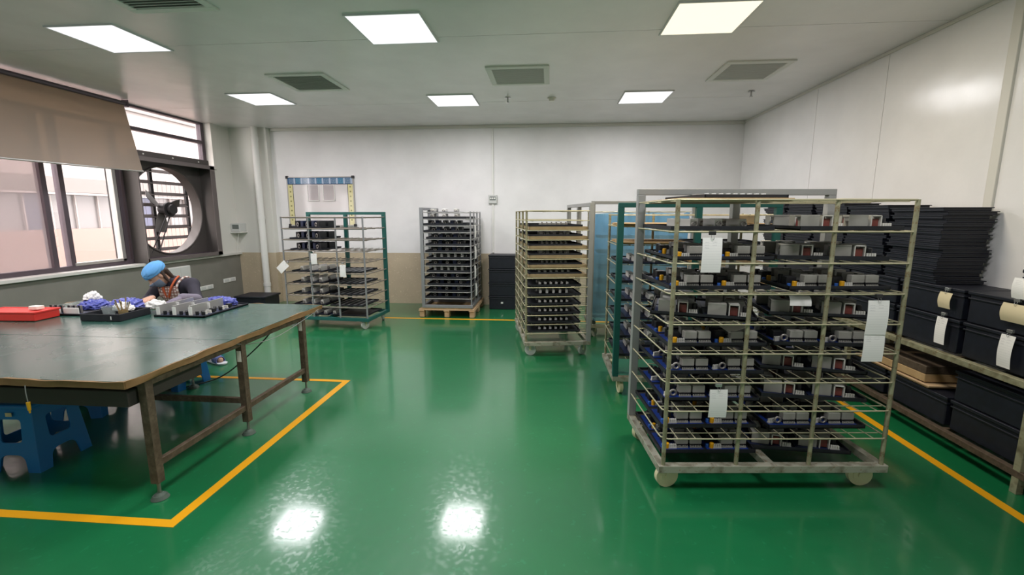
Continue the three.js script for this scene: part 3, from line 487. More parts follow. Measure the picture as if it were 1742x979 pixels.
// ---- green-framed rack by the notice board
const GR = { W: 1.27, D: 0.7, turn: -4 * D2R };
const grLevels = [0.31, 0.47, 0.63, 0.79, 0.95, 1.1, 1.255, 1.41, 1.565];
const green = makeRack({ ...GR, levels: grLevels, baseY: 0.165, H: 1.64, topY: 1.575, nCross: 12, label: 'green-framed wire rack standing under the notice board', pos: centre(-2.5, -5.93, GR.W, GR.D, GR.turn, 1, 1), turn: GR.turn, frame: M.teal, base: M.teal, post: M.rackGrey, rod: M.rodBrown, rodR: 0.0075, wheelR: 0.06, wheel: M.wheelGrey, wheelTurn: 1.2 });
{
  [...grLevels].reverse().forEach((y, i) => {
    const shelf = i === 0 ? 'top shelf' : `${ORD[i]} shelf`;
    if (i >= 1 && i <= 3 || i >= 5) {
      tray(TRAY.mid, `black tray on ${shelf} of green rack, left half`, green.at(-0.3, y + 0.006, 0), green.turn, 'trays on the green rack');
      const k = i <= 3 ? 'dark' : 'white';
      const list = i <= 3 ? [[0, 0.08, 'front'], [0, -0.14, 'rear']] : [[0.02, 0.1, 'front'], [0.02, -0.13, 'rear']];
      for (const [bx, bz, w] of list) { const p = place('circuit_board', P[k], `${i <= 3 ? 'dark' : 'white'} board, ${w} of left tray on green rack's ${shelf}`, 'circuit board', green.at(-0.3 + bx, y + 0.013, bz), green.turn, 'boards on the green rack'); p.scale.y = i <= 3 ? 1.7 : 1.25; }
    }
    if (i >= 5) { tray(TRAY.mid, `empty black tray on ${shelf} of green rack, right half`, green.at(0.27, y + 0.006, 0.02), green.turn, 'trays on the green rack'); 
      for (let s = 0; s < 5; s++) { const m = tag(mesh('tray_divider', rbox(0.02, 0.012, 0.44, 0.002), M.rackGrey), `grey divider strip in right tray of green rack's ${shelf}, ${ORD[s]} from left`, 'divider', 'dividers on the green rack'); m.position.set(...green.at(0.09 + s * 0.09, y + 0.018, 0.02)); m.rotation.y = green.turn; } }
  });
  tray(TRAY.mid, 'black tray on the bottom deck of green rack, right half', green.at(0.3, 0.171, 0), green.turn, 'trays on the green rack');
  tray(TRAY.mid, 'black tray on the bottom deck of green rack, left half', green.at(-0.28, 0.171, 0), green.turn, 'trays on the green rack');
  place('circuit_board', P.white, 'white board in left tray on the green rack\'s bottom deck', 'circuit board', green.at(-0.1, 0.178, 0.1), green.turn, 'boards on the green rack');
  paperTag('white paper tag hanging at left on the green rack', green.at(-0.12, 1.1, 0.36), green.turn, 0.09, 0.15);
  paperTag('white paper tag near the middle of the green rack', green.at(0.3, 0.95, 0.36), green.turn, 0.09, 0.17);
  paperTag('tilted white paper tag on corner of the green rack', green.at(-0.52, 0.95, 0.36), green.turn, 0.11, 0.17, { tilt: -0.85 });
  const c = tag(mesh('paper_slip', rbox(0.17, 0.002, 0.09, 0.001), M.paperPlain), 'paper slip lying flat on a shelf of the green rack', 'paper'); c.position.set(...green.at(0.12, 1.1 + 0.008, 0.2)); c.rotation.y = green.turn;
}
// ---- tall rack on the wooden pallet
{
  const p = thing('wooden_pallet', 'pale wooden pallet under the tall grey rack', 'pallet', [-1.6, 0, -7.3]);
  for (const x of [-0.4, 0, 0.4]) { for (const z of [0.44, 0, -0.44]) mesh('pallet_block', rbox(0.08, 0.1, 0.12, 0.012, x, 0.05, z), M.wood, p); mesh('runner', rbox(0.09, 0.018, 1.04, 0.003, x, 0.109, 0), M.wood, p); }
  for (let k = 0; k < 7; k++) mesh('deck_board', rbox(0.88, 0.02, 0.13, 0.003, 0, 0.128, 0.455 - k * 0.152), M.wood, p);
  tag(mesh('base_sheet', rbox(0.78, 0.02, 1.02, 0.003, -1.6, 0.148, -7.3), M.card), 'brown board laid on the wooden pallet under the rack', 'board');
}
const palLevels = []; for (let k = 1; k <= 14; k++) palLevels.push(0.2 - 0.158 + k * 0.1025);
const pal = makeRack({ W: 1.0, D: 0.8, levels: palLevels, baseY: 0.045, H: 1.55, topY: 1.49, nCross: 8, rodR: 0.006, label: 'tall grey wire rack standing on the wooden pallet', pos: [-1.585, 0.158, -7.28], turn: 90 * D2R, frame: M.rackGrey, base: M.rackGrey, post: M.rackGrey, rod: M.rodGrey });
palLevels.slice(0, 14).reverse().forEach((y, i) => {
  const shelf = i === 0 ? 'top level' : `${ORD[i]} level`;
  const k = i === 0 ? 'white' : i === 7 || i === 9 ? 'sink' : 'dark';
  if (i === 0) { place('circuit_board', P.white, 'white board on the top level of the pallet rack', 'circuit board', pal.at(-0.25, palLevels[12] + 0.1025 + 0.007, -0.05), 0, 'boards on the pallet rack').scale.set(1.3, 0.9, 1); return; }
  const z = rr(-0.03, 0.03);
  tray(TRAY.wide, `black tray on the ${shelf} of pallet rack, near end`, pal.at(-0.27, y + 0.007, z), 0, 'trays on the pallet rack');
  tray(TRAY.wide, `black tray on the ${shelf} of pallet rack, far end`, pal.at(0.22, y + 0.007, z), 0, 'trays on the pallet rack');
  const b = place('circuit_board', P[i === 1 ? 'white' : k], `${k === 'dark' ? 'dark' : 'light'} board on near tray at pallet rack's ${shelf}`, 'circuit board', pal.at(-0.25, y + 0.014, z - 0.02), 0, 'boards on the pallet rack'); b.scale.set(1.35, k === 'sink' ? 1.15 : 1.3, 1);
});
[[0.33, 1.28], [0.33, 0.95], [0.38, 0.65], [0.3, 0.36]].forEach(([x, y], i) => paperTag(`narrow white tag on right side of pallet rack, ${ORD[i]} from top`, pal.at(-x, 0.04 + y, 0.42), 80 * D2R, 0.07, 0.2, { tilt: 0 }));
// ---- the narrow-pitched rack in the middle
const C2 = { W: 1.25, D: 0.76, turn: -80.5 * D2R };
const midLevels = []; for (let k = 1; k <= 14; k++) midLevels.push(0.165 + k * 0.1055);
const mid = makeRack({ ...C2, levels: midLevels, baseY: 0.175, H: 1.73, topY: 1.645, nCross: 11, rodR: 0.005, label: 'grey wire rack with closely spaced shelves, middle of room', pos: centre(-0.27, -4.9, C2.W, C2.D, C2.turn, 1, 1), turn: C2.turn, frame: M.squareGrey, base: M.rack, post: M.rackPost, rod: M.rodMetal, wheelR: 0.065, wheel: M.wheelGrey, wheelTurn: 1.4 });
[...midLevels].reverse().forEach((y, i) => {
  const shelf = i === 0 ? 'top level' : `${ORD[i]} level`, face = mid.turn + Math.PI / 2;
  if (i < 2) return;
  const lift = i < 8 ? 0.041 : 0.007;
  tray(TRAY.long, `black tray on ${shelf} of middle rack, near end`, mid.at(0.33, y + lift, 0.03), face, 'trays on the middle rack');
  if (i % 2 || i < 6) tray(TRAY.long, `black tray on ${shelf} of middle rack, far end`, mid.at(-0.22, y + lift, 0.03), face, 'trays on the middle rack');
  const b = place('circuit_board', P[i < 7 ? (i % 2 ? 'bundle' : 'slimTall') : i === 9 ? 'sink' : 'slim'], `${i < 7 ? 'grey' : 'dark'} board on near tray at middle rack's ${shelf}`, 'circuit board', mid.at(0.36, y + lift + 0.007, 0.03), face, 'boards on the middle rack'); b.scale.set(i === 7 ? 1 : 0.95, i < 8 ? 0.75 : 0.9, 1);
  if (i > 1 && i < 8) { const m = tag(mesh('cardboard_sheet', rbox(0.66, 0.034, 1.1, 0.003), M.padBoard), `thick tan cardboard pad under trays on middle rack's ${shelf}`, 'cardboard', 'cardboard sheets on the middle rack'); m.position.set(...mid.at(0.02, y + 0.0035, 0)); m.rotation.y = face; m.position.y = y + 0.023; }
});
// ---- teal rack close behind the large one, its square frame towards the camera
const tl = [0.33, 0.5, 0.67, 0.835, 1.0, 1.17, 1.34, 1.5, 1.6];
const teal = makeRack({ W: 1.33, D: 0.7, levels: tl, baseY: 0.175, H: 1.7, topY: 1.61, nCross: 11, label: 'teal-framed wire rack right behind the large front rack', pos: [1.23, 0, -4.25], turn: Math.PI + 1 * D2R, frame: M.teal, base: M.rack, post: M.rackPost, rod: M.rodMetal, wheelR: 0.066, wheel: M.wheel, wheelTurn: 0.8 });
[...tl].reverse().forEach((y, i) => {
  const shelf = i === 0 ? 'top shelf' : `${ORD[i]} shelf`;
  for (const side of [0, 1]) {
    const x = side ? -0.32 : 0.33, w = side ? 'right' : 'left';
    if (i === 0) continue;
    if (i === 2 && side) { tray(TRAY.big, `black tray on ${shelf} of teal rack, ${w} half`, teal.at(x, y + 0.006, 0.02), 0, 'trays on the teal rack'); continue; }
    if (i <= 4 && (side || i === 2 || i === 1)) { for (let s = 0; s < 3; s++) { const m = tag(mesh('cardboard_sheet', rbox(0.6, 0.006, 0.6, 0.002), M.card), `flat cardboard sheet on teal rack's ${shelf}, ${w} half, ${['bottom', 'middle', 'top'][s]} one`, 'cardboard', 'cardboard sheets on the teal rack'); m.position.set(...teal.at(x, y + 0.009 + s * 0.007, rr(-0.02, 0.02))); m.rotation.y = rr(-0.06, 0.06); } continue; }
    tray(TRAY.big, `black tray on ${shelf} of teal rack, ${w} half`, teal.at(x, y + 0.006, 0.02), 0, 'trays on the teal rack');
    for (const [dz, n] of [[0.12, 'far'], [-0.13, 'near']]) place('circuit_board', P.white, `white board on teal rack's ${shelf}, ${n} row of ${w} tray`, 'circuit board', teal.at(x, y + 0.013, dz), 0, 'boards on the teal rack');
  }
});
tag(mesh('carton', [rbox(0.17, 0.064, 0.2, 0.004)], M.padBoard), 'small beige carton standing on the teal rack', 'carton').position.set(...teal.at(-0.43, 1.5 + 0.03 + 0.0325, -0.18));
// ---- grey rack wrapped in blue film
const film = makeRack({ W: 1.3, D: 0.66, levels: [1.64], baseY: 0.175, H: 1.77, topY: 1.65, nCross: 9, label: 'grey rack wrapped in blue film behind the teal rack', pos: [1.16, 0, -6.15], turn: Math.PI + 1 * D2R, frame: M.squareGrey, base: M.rack, post: M.rackPost, rod: M.rodMetal, wheelR: 0.066, wheel: M.wheelGrey });
{
  const n = 120, rows = 14, Pn = [], I = [];
  for (let j = 0; j <= rows; j++) for (let i = 0; i <= n; i++) {
    const a = i / n * Math.PI * 2, v = j / rows, c = Math.cos(a), s = Math.sin(a), k = 1 / Math.pow(Math.pow(Math.abs(c), 10) + Math.pow(Math.abs(s), 10), 0.1);
    const rip = 0.012 * Math.sin(a * 23 + v * 3) + 0.01 * Math.sin(a * 41 - v * 7) + 0.006 * Math.sin(v * 11 + a * 5);
    Pn.push((0.6 + rip) * k * c, 0.2 + v * 1.41 + 0.02 * Math.sin(a * 4) * v, (0.27 + rip) * k * s * 0.9);
  }
  for (let j = 0; j < rows; j++) for (let i = 0; i < n; i++) { const a = j * (n + 1) + i, b = a + n + 1; I.push(a, b, a + 1, b, b + 1, a + 1); }
  const g = new THREE.BufferGeometry(); g.setAttribute('position', new THREE.Float32BufferAttribute(Pn, 3)); g.setIndex(I); g.computeVertexNormals();
  const t = thing('film_cover', 'crinkled blue plastic film hanging inside the grey rack', 'plastic film', [1.16, 0, -6.15]);
  mesh('film_sheet', g, M.blueFilm, t);
  for (let k = 0; k < 6; k++) tray(trayGeo(1.05, 0.42), `black tray inside the blue film, ${ORD[k]} from below`, [1.16, 0.3 + k * 0.2, -6.15], 0, 'trays inside the blue film');
}
// ---------------------------------------------------------------- rack of black crates along the right wall
{
  const r = thing('side_rack', 'long rusty steel rack of black crates along right wall', 'rack', [2.9, 0, -4.3]);
  const zs = [1.67, 0.1, -1.9], x0 = -0.2, x1 = 0.19;
  for (const z of zs) for (const x of [x0, x1 - 0.04]) mesh('rack_post', rspan(x, x + 0.04, 0, x === x0 ? 0.62 : 0.62, z - 0.02, z + 0.02, 0.003), M.rackPost, r);
  for (const x of [x0, x1 - 0.04]) { mesh('shelf_beam', rspan(x - 0.002, x + 0.042, 0.62, 0.66, -2.0, 3.0, 0.003), M.rackPost, r); mesh('shelf_beam', rspan(x - 0.002, x + 0.042, 0.1, 0.14, -2.0, 3.0, 0.003), M.rust, r); }
  for (let k = 0; k < 9; k++) for (const y of [0.1, 0.62]) mesh('cross_bar', rspan(x0 + 0.04, x1 - 0.04, y, y + 0.03, -1.9 + k * 0.6, -1.87 + k * 0.6, 0.002), M.rust, r);
  mesh('rack_post', rspan(x0, x0 + 0.04, 0, 0.62, 2.9, 2.94, 0.003), M.rackPost, r); mesh('rack_post', rspan(x1 - 0.04, x1, 0, 0.62, 2.9, 2.94, 0.003), M.rackPost, r);
}
const crateGeo = (w, h, d) => metreUV(merge([rbox(w - 0.02, h - 0.02, d - 0.02, 0.01, 0, h / 2 - 0.01, 0), rbox(w, 0.022, d, 0.005, 0, h - 0.013, 0), rbox(w - 0.006, 0.01, d - 0.006, 0.003, 0, h - 0.05, 0)]));
const crateA = crateGeo(0.335, 0.235, 0.56);
const crateB = crateGeo(0.335, 0.21, 0.56);
function crate(geo, label, pos, group) { const m = new THREE.Mesh(geo, M.bin); m.name = numbered('black_crate'); m.castShadow = m.receiveShadow = true; m.position.set(...pos); scene.add(m); return tag(m, label, 'crate', group); }
{
  const X = 2.92;
  for (let k = 0; k < 7; k++) {
    const z = -2.28 - k * 0.585 + 0.28, w = ORD[k];
    crate(crateA, `black crate on rack's upper shelf, lower layer, ${w} from the near end`, [X, 0.661, z - 0.3], 'crates on the side rack');
    crate(crateB, `black crate on rack's upper shelf, upper layer, ${w} from the near end`, [X, 0.897, z - 0.3], 'crates on the side rack');
    crate(crateB, `black crate on rack's low shelf, bottom layer, ${w} from the near end`, [X, 0.141, z - 0.3], 'crates on the side rack');
    if (k < 2 || k > 3) crate(crateB, `black crate on rack's low shelf, top layer, ${w} from the near end`, [X, 0.352, z - 0.3], 'crates on the side rack');
  }
  crate(crateGeo(0.335, 0.18, 0.5), 'third-layer black crate at near end of the side rack', [X, 1.108, -2.6], 'crates on the side rack');
  for (const [k, t] of [[0, 'lower'], [1, 'upper']]) { const m = tag(mesh('cardboard_sheet', rbox(0.32, 0.012, 0.8, 0.003), k ? M.wood : M.card), `tan cardboard sheet on side rack's low shelf, ${t} one`, 'cardboard', 'cardboard on the side rack'); m.position.set(2.91 - k * 0.01, 0.36 + k * 0.0125, -3.75 + k * 0.02); }
  for (const [k, t] of [[0, 'lower'], [1, 'upper']]) { const m = tag(mesh('folded_carton', rbox(0.32, 0.06, 0.62, 0.006), k ? M.rust : M.card), `folded carton on the side rack's low shelf, ${t} one`, 'carton', 'cartons on the side rack'); m.position.set(2.91, 0.416 + k * 0.061, -3.7); }
  // tall piles of thin black trays on the crates
  const flatG = [0, 1, 2].map((k) => metreUV(merge([rbox(0.32 - k * 0.006, 0.025, 0.5 - k * 0.012, 0.004, 0, 0.0125, 0), rbox(0.335 - k * 0.006, 0.007, 0.52 - k * 0.012, 0.002, 0, 0.0235, 0)])));
  for (let s = 0; s < 5; s++) {
    const n = [20, 21, 22, 23, 24][s];
    for (let k = 0; k < n; k++) {
      const m = new THREE.Mesh(flatG[(k * 7 + s) % 3], M.bin); m.name = numbered('flat_tray'); m.castShadow = m.receiveShadow = true; scene.add(m);
      m.position.set(X + rr(-0.022, 0.018), 1.108 + k * 0.0272, -3.69 - s * 0.545 + rr(-0.011, 0.011)); m.rotation.y = 0;
      tag(m, `thin black tray, ${ORD[k]} from below in ${s ? ORD[s] : 'nearest'} tall pile by right wall`, 'tray', 'piled black trays by the right wall');
    }
  }
  const tg = (label, y, z, w, h, o = {}) => paperTag(label, [2.742, y, z], -Math.PI / 2 + (o.turn || 0), w, h, o);
  tg('curled cream paper tag on upper crate, nearer the large rack', 1.1, -3.3, 0.1, 0.11, { mat: M.paperTan, bend: 0.012 });
  tg('long white paper tag on lower crate, nearer the large rack', 0.925, -3.3, 0.085, 0.19, {});
  tg('tan paper tag tilted on upper crate near right edge', 1.11, -2.83, 0.15, 0.11, { mat: M.paperTan, tilt: 0, bend: 0.014 });
  tg('long white paper tag on lower crate near right edge', 0.92, -2.84, 0.085, 0.2, { bend: 0.01 });
  tg('white paper tag on third-layer crate at the right edge', 1.265, -2.8, 0.13, 0.12, { bend: 0.01 });
}
// stack of black bins by the back wall
{
  const g = crateGeo(0.46, 0.232, 0.36);
  for (let k = 0; k < 4; k++) { const c = crate(g, `black bin by the back wall, ${['bottom', 'second', 'third', 'top'][k]} of the stack`, [-0.8, k * 0.233, -7.66], 'bins stacked by the back wall'); 
    if (k === 0) { const l = mesh('label_sticker', rspan(-0.02, 0.02, 0.1, 0.13, 0.17, 0.1715, 0.0005), M.white, c); } }
}
// ---------------------------------------------------------------- the work table and what is on it
function jitterEdge(g, a) { const p = g.attributes.position; for (let i = 0; i < p.count; i++) { const x = p.getX(i), y = p.getY(i), z = p.getZ(i), n = (k) => vnoise(x * 9 + z * 9 + k * 17.3, y * 30 + k * 3.1 + 5, 64, 3) - 0.5; p.setXYZ(i, x + a * n(1), y + a * n(2), z + a * n(3)); } g.computeVertexNormals(); return g; }
const TX0 = -4.68, TX1 = -2.17, TZ0 = -4.05, TZ1 = -2.03, TY = 0.75;
{
  const t = thing('work_table', 'big steel work table covered with a green mat', 'table', [-3.42, 0, -3.04]);
  const x0 = TX0 + 3.42, x1 = TX1 + 3.42, z0 = TZ0 + 3.04, z1 = TZ1 + 3.04, zs = -2.82 + 3.04;
  for (const [a, b] of [[z0, zs - 0.003], [zs + 0.003, z1]]) {
    const top = mesh('table_top', rspan(x0 + 0.008, x1 - 0.008, TY - 0.04, TY - 0.003, a, b, 0.003), M.edge, t);
    const g = new THREE.BoxGeometry(x1 - x0, 0.004, b - a, 60, 1, 24).translate((x0 + x1) / 2, TY - 0.002, (a + b) / 2);
    const p = g.attributes.position;
    for (let i = 0; i < p.count; i++) { const X = p.getX(i), Z = p.getZ(i), e = Math.min(X - x0, x1 - X, Z - z0, z1 - Z); p.setY(i, p.getY(i) + 0.0025 * (vnoise(X * 3, Z * 3, 32, 2) - 0.5)); if (e < 0.002) { p.setX(i, X + 0.008 * (vnoise(Z * 7, X * 7, 64, 3) - 0.5)); p.setZ(i, Z + 0.008 * (vnoise(X * 7, Z * 7, 64, 4) - 0.5)); } }
    g.computeVertexNormals();
    mesh('table_mat', g, M.mat, top);
  }
  for (const g of [new THREE.BoxGeometry(x1 - x0 + 0.01, 0.038, 0.014, 80, 2, 1).translate((x0 + x1) / 2, TY - 0.02, z1), new THREE.BoxGeometry(0.014, 0.038, z1 - z0, 1, 2, 70).translate(x1, TY - 0.02, (z0 + z1) / 2), new THREE.BoxGeometry(x1 - x0 + 0.01, 0.038, 0.014, 80, 2, 1).translate((x0 + x1) / 2, TY - 0.02, z0), new THREE.BoxGeometry(0.014, 0.038, z1 - z0, 1, 2, 70).translate(x0, TY - 0.02, (z0 + z1) / 2)]) mesh('edge_strip', jitterEdge(g, 0.012), M.edge, t);
  const xs = [x1 - 0.03, -3.3 + 3.42, x0 + 0.06], zz = [-2.17 + 3.04, -2.94 + 3.04, -3.74 + 3.04], q = 0.024;
  for (const x of xs) for (const z of zz) {
    if (x === xs[1] && z !== zz[2]) continue;
    const l = mesh('leg', rspan(x - q, x + q, 0.1, 0.712, z - q, z + q, 0.003), M.rust, t);
    mesh('leg_screw', cyl(0.009, 0.009, 0.1, 8, x, 0.06, z), M.fork, l); mesh('foot_pad', [cyl(0.034, 0.046, 0.02, 18, x, 0.012, z), cyl(0.016, 0.03, 0.014, 14, x, 0.028, z)], M.footPad, l);
  }
  for (const x of [xs[0], xs[2]]) mesh('stretcher', rspan(x - 0.015, x + 0.015, 0.19, 0.23, zz[2], zz[0], 0.003), M.rust, t);
  mesh('stretcher', rspan(xs[2], xs[0], 0.24, 0.28, zz[1] - 0.015, zz[1] + 0.015, 0.003), M.rust, t);
  for (const z of zz) mesh('top_rail', rspan(xs[2], xs[0], 0.672, 0.708, z - 0.018, z + 0.018, 0.003), M.rust, t);
  for (const x of [xs[0], xs[2]]) mesh('top_rail', rspan(x - 0.018, x + 0.018, 0.672, 0.708, zz[2], zz[0], 0.003), M.rust, t);
  mesh('under_shelf', rspan(x0 + 0.1, x1 - 0.07, 0.575, 0.668, -2.62 + 3.04, -2.1 + 3.04, 0.006), M.underside, t);
  for (const [x, y, z] of [[xs[0], 0.6, zz[1]], [xs[0], 0.62, zz[2]]]) mesh('leg_label', rspan(x - 0.016, x + 0.016, y - 0.04, y + 0.04, z + q, z + q + 0.0015, 0.0005), M.paperPlain, t);
  mesh('ground_wire', tube([V(x1 + 0.006, 0.72, z1 - 0.8), V(x1 - 0.02, 0.66, z1 - 1.0), V(x1 - 0.01, 0.63, z1 - 1.3), V(x1 + 0.004, 0.68, z1 - 1.7), V(x1 + 0.006, 0.72, z1 - 1.95)], 0.003, 40, 5), M.cordGrey, t);
}
{
  const c = thing('hanging_plug', 'yellow plug dangling on a wire from the table front', 'plug', [-2.72, 0, -2.015]);
  mesh('wire', tube([V(0, 0.72, 0), V(0.002, 0.68, 0.004), V(0, 0.625, 0)], 0.0025, 12, 5), M.cordGrey, c); mesh('plug_body', [cyl(0.009, 0.007, 0.045, 10, 0, 0.604, 0), cyl(0.004, 0.004, 0.016, 8, 0, 0.575, 0)], M.plug, c);
  const k = tag(mesh('power_cord', tube([V(-2.62, 0.7, -4.07), V(-2.75, 0.45, -4.12), V(-3.05, 0.16, -4.1), V(-3.2, 0.03, -3.95), V(-3.35, 0.012, -3.75), V(-3.55, 0.008, -3.6)], 0.007, 50, 6), M.cord), 'dark cord curving from the table down to the floor', 'cord');
}
function stool(label, pos, turn, mat) {
  const s = thing('plastic_stool', label, 'stool', pos, turn, 'blue plastic stools');
  const H = 0.44, a = 0.135, b = 0.17;
  mesh('seat', [rbox(0.3, 0.035, 0.3, 0.016, 0, H - 0.018, 0), rbox(0.275, 0.03, 0.275, 0.012, 0, H - 0.04, 0)], mat, s);
  const sh = new THREE.Shape(); sh.moveTo(-a, H - 0.03); sh.lineTo(-b, 0); sh.lineTo(-b + 0.075, 0); sh.lineTo(-b + 0.085, 0.06); sh.quadraticCurveTo(-b + 0.09, 0.115, -0.02, 0.115); sh.lineTo(0.02, 0.115); sh.quadraticCurveTo(b - 0.09, 0.115, b - 0.085, 0.06); sh.lineTo(b - 0.075, 0); sh.lineTo(b, 0); sh.lineTo(a, H - 0.03); sh.closePath();
  const ho = new THREE.Path(); const w = 0.07, y0 = 0.19, y1 = 0.345, r = 0.03; ho.moveTo(-w + r, y0); ho.lineTo(w - r, y0); ho.quadraticCurveTo(w, y0, w, y0 + r); ho.lineTo(w, y1 - r); ho.quadraticCurveTo(w, y1, w - r, y1); ho.lineTo(-w + r, y1); ho.quadraticCurveTo(-w, y1, -w, y1 - r); ho.lineTo(-w, y0 + r); ho.quadraticCurveTo(-w, y0, -w + r, y0); sh.holes.push(ho);
  const g = new THREE.ExtrudeGeometry(sh, { depth: 0.006, bevelEnabled: true, bevelSize: 0.002, bevelThickness: 0.002, bevelSegments: 1, curveSegments: 6 });
  g.applyMatrix4(new THREE.Matrix4().makeRotationX(-Math.atan((b - a) / H))); g.translate(0, 0, b - 0.006);
  for (let k = 0; k < 4; k++) { const m = mesh('side_panel', g, mat, s, true); m.rotation.y = k * Math.PI / 2; }
  return s;
}
{ const s = stool('blue plastic stool under the near side of the table', [-3.34, 0, -2.5], 0.06, M.stool); mesh('price_sticker', rspan(0.02, 0.06, 0.365, 0.39, 0.152, 0.154, 0.0005).translate(-0.03, 0, 0), M.paperTan, s);
  stool('blue stool standing deepest under the middle of table', [-3.75, 0, -3.2], 0.3, M.stool); stool('blue stool beside the far middle table leg', [-3.5, 0, -3.82], -0.15, M.stool); stool('blue stool that the worker sits on', [-4.02, 0, -4.7], 0.1, M.stool); }
function crumple(name, label, cat, mat, pos, sx, sy, sz, f = 9, amp = 0.35) {
  const g = mergeVertices(new THREE.IcosahedronGeometry(1, 12).deleteAttribute('uv').deleteAttribute('normal')), p = g.attributes.position, sd = rnd() * 40, v = V();
  for (let i = 0; i < p.count; i++) { v.fromBufferAttribute(p, i); const n = vnoise(v.x * f * 0.5 + sd + 20, v.y * f * 0.5 + v.z * 3 + 20, 128, 2) + 0.5 * vnoise(v.z * f + sd + 20, v.x * f + v.y * 5 + 20, 128, 5) - 0.75; v.multiplyScalar(1 + amp * n); p.setXYZ(i, v.x * sx, Math.max(-0.3, v.y) * sy, v.z * sz); }
  g.computeVertexNormals(); g.translate(0, 0.3 * sy, 0);
  const m = tag(mesh(name, g, mat), label, cat); m.position.set(...pos); return m;
}
{ // red bin with a white box
  const r = thing('red_bin', 'red plastic bin on the table at left edge', 'bin', [-4.36, TY + 0.002, -3.28], 0.05);
  mesh('bin_body', rspan(-0.24, 0.24, 0, 0.07, -0.1, 0.1, 0.008), M.redBin, r); mesh('bin_rim', [rspan(-0.25, 0.25, 0.062, 0.076, 0.092, 0.105, 0.003), rspan(-0.25, 0.25, 0.062, 0.076, -0.105, -0.092, 0.003), rspan(0.238, 0.25, 0.062, 0.076, -0.1, 0.1, 0.003), rspan(-0.25, -0.238, 0.062, 0.076, -0.1, 0.1, 0.003)], M.redBin, r);
  tag(mesh('small_box', rbox(0.08, 0.03, 0.06, 0.006, -4.22, TY + 0.093, -3.3), M.paperPlain), 'small pale box lying on the red bin', 'box');
}
const plateGeo = (w, h, d) => merge([rbox(w, h, 0.006, 0.001, 0, h / 2, 0), rbox(w, 0.006, d, 0.001, 0, h - 0.003, -d / 2 + 0.003)]);
function tableBoard(name, label, pos, turn, wide) {
  const b = thing(name, label, 'circuit board', pos, turn, 'boards on the work table');
  mesh('circuit_card', rspan(-wide / 2, wide / 2, 0, 0.004, -0.1, 0.1, 0.001), M.pcb, b);
  mesh('heat_plate', rspan(-wide / 2, -wide / 2 + 0.007, 0.004, 0.085, -0.1, 0.095, 0.001), M.sink, b); mesh('heat_plate', rspan(-wide / 2, -wide / 2 + 0.03, 0.004, 0.075, 0.093, 0.1, 0.001), M.whitePart, b);
  for (let k = 0; k < 3; k++) { add(b, 'capacitor', capGeo, M.blackPart, wide * (-0.12 + 0.2 * k), 0.004, 0.07 - 0.03 * (k % 2)); add(b, 'connector', conGeo, M.connector, wide * 0.1, 0.004, 0.03 - k * 0.05); }
  add(b, 'transformer', rbox(0.04, 0.035, 0.04, 0.004, 0, 0.018, 0), M.blackPart, 0.02, 0.004, -0.06);
  return b;
}
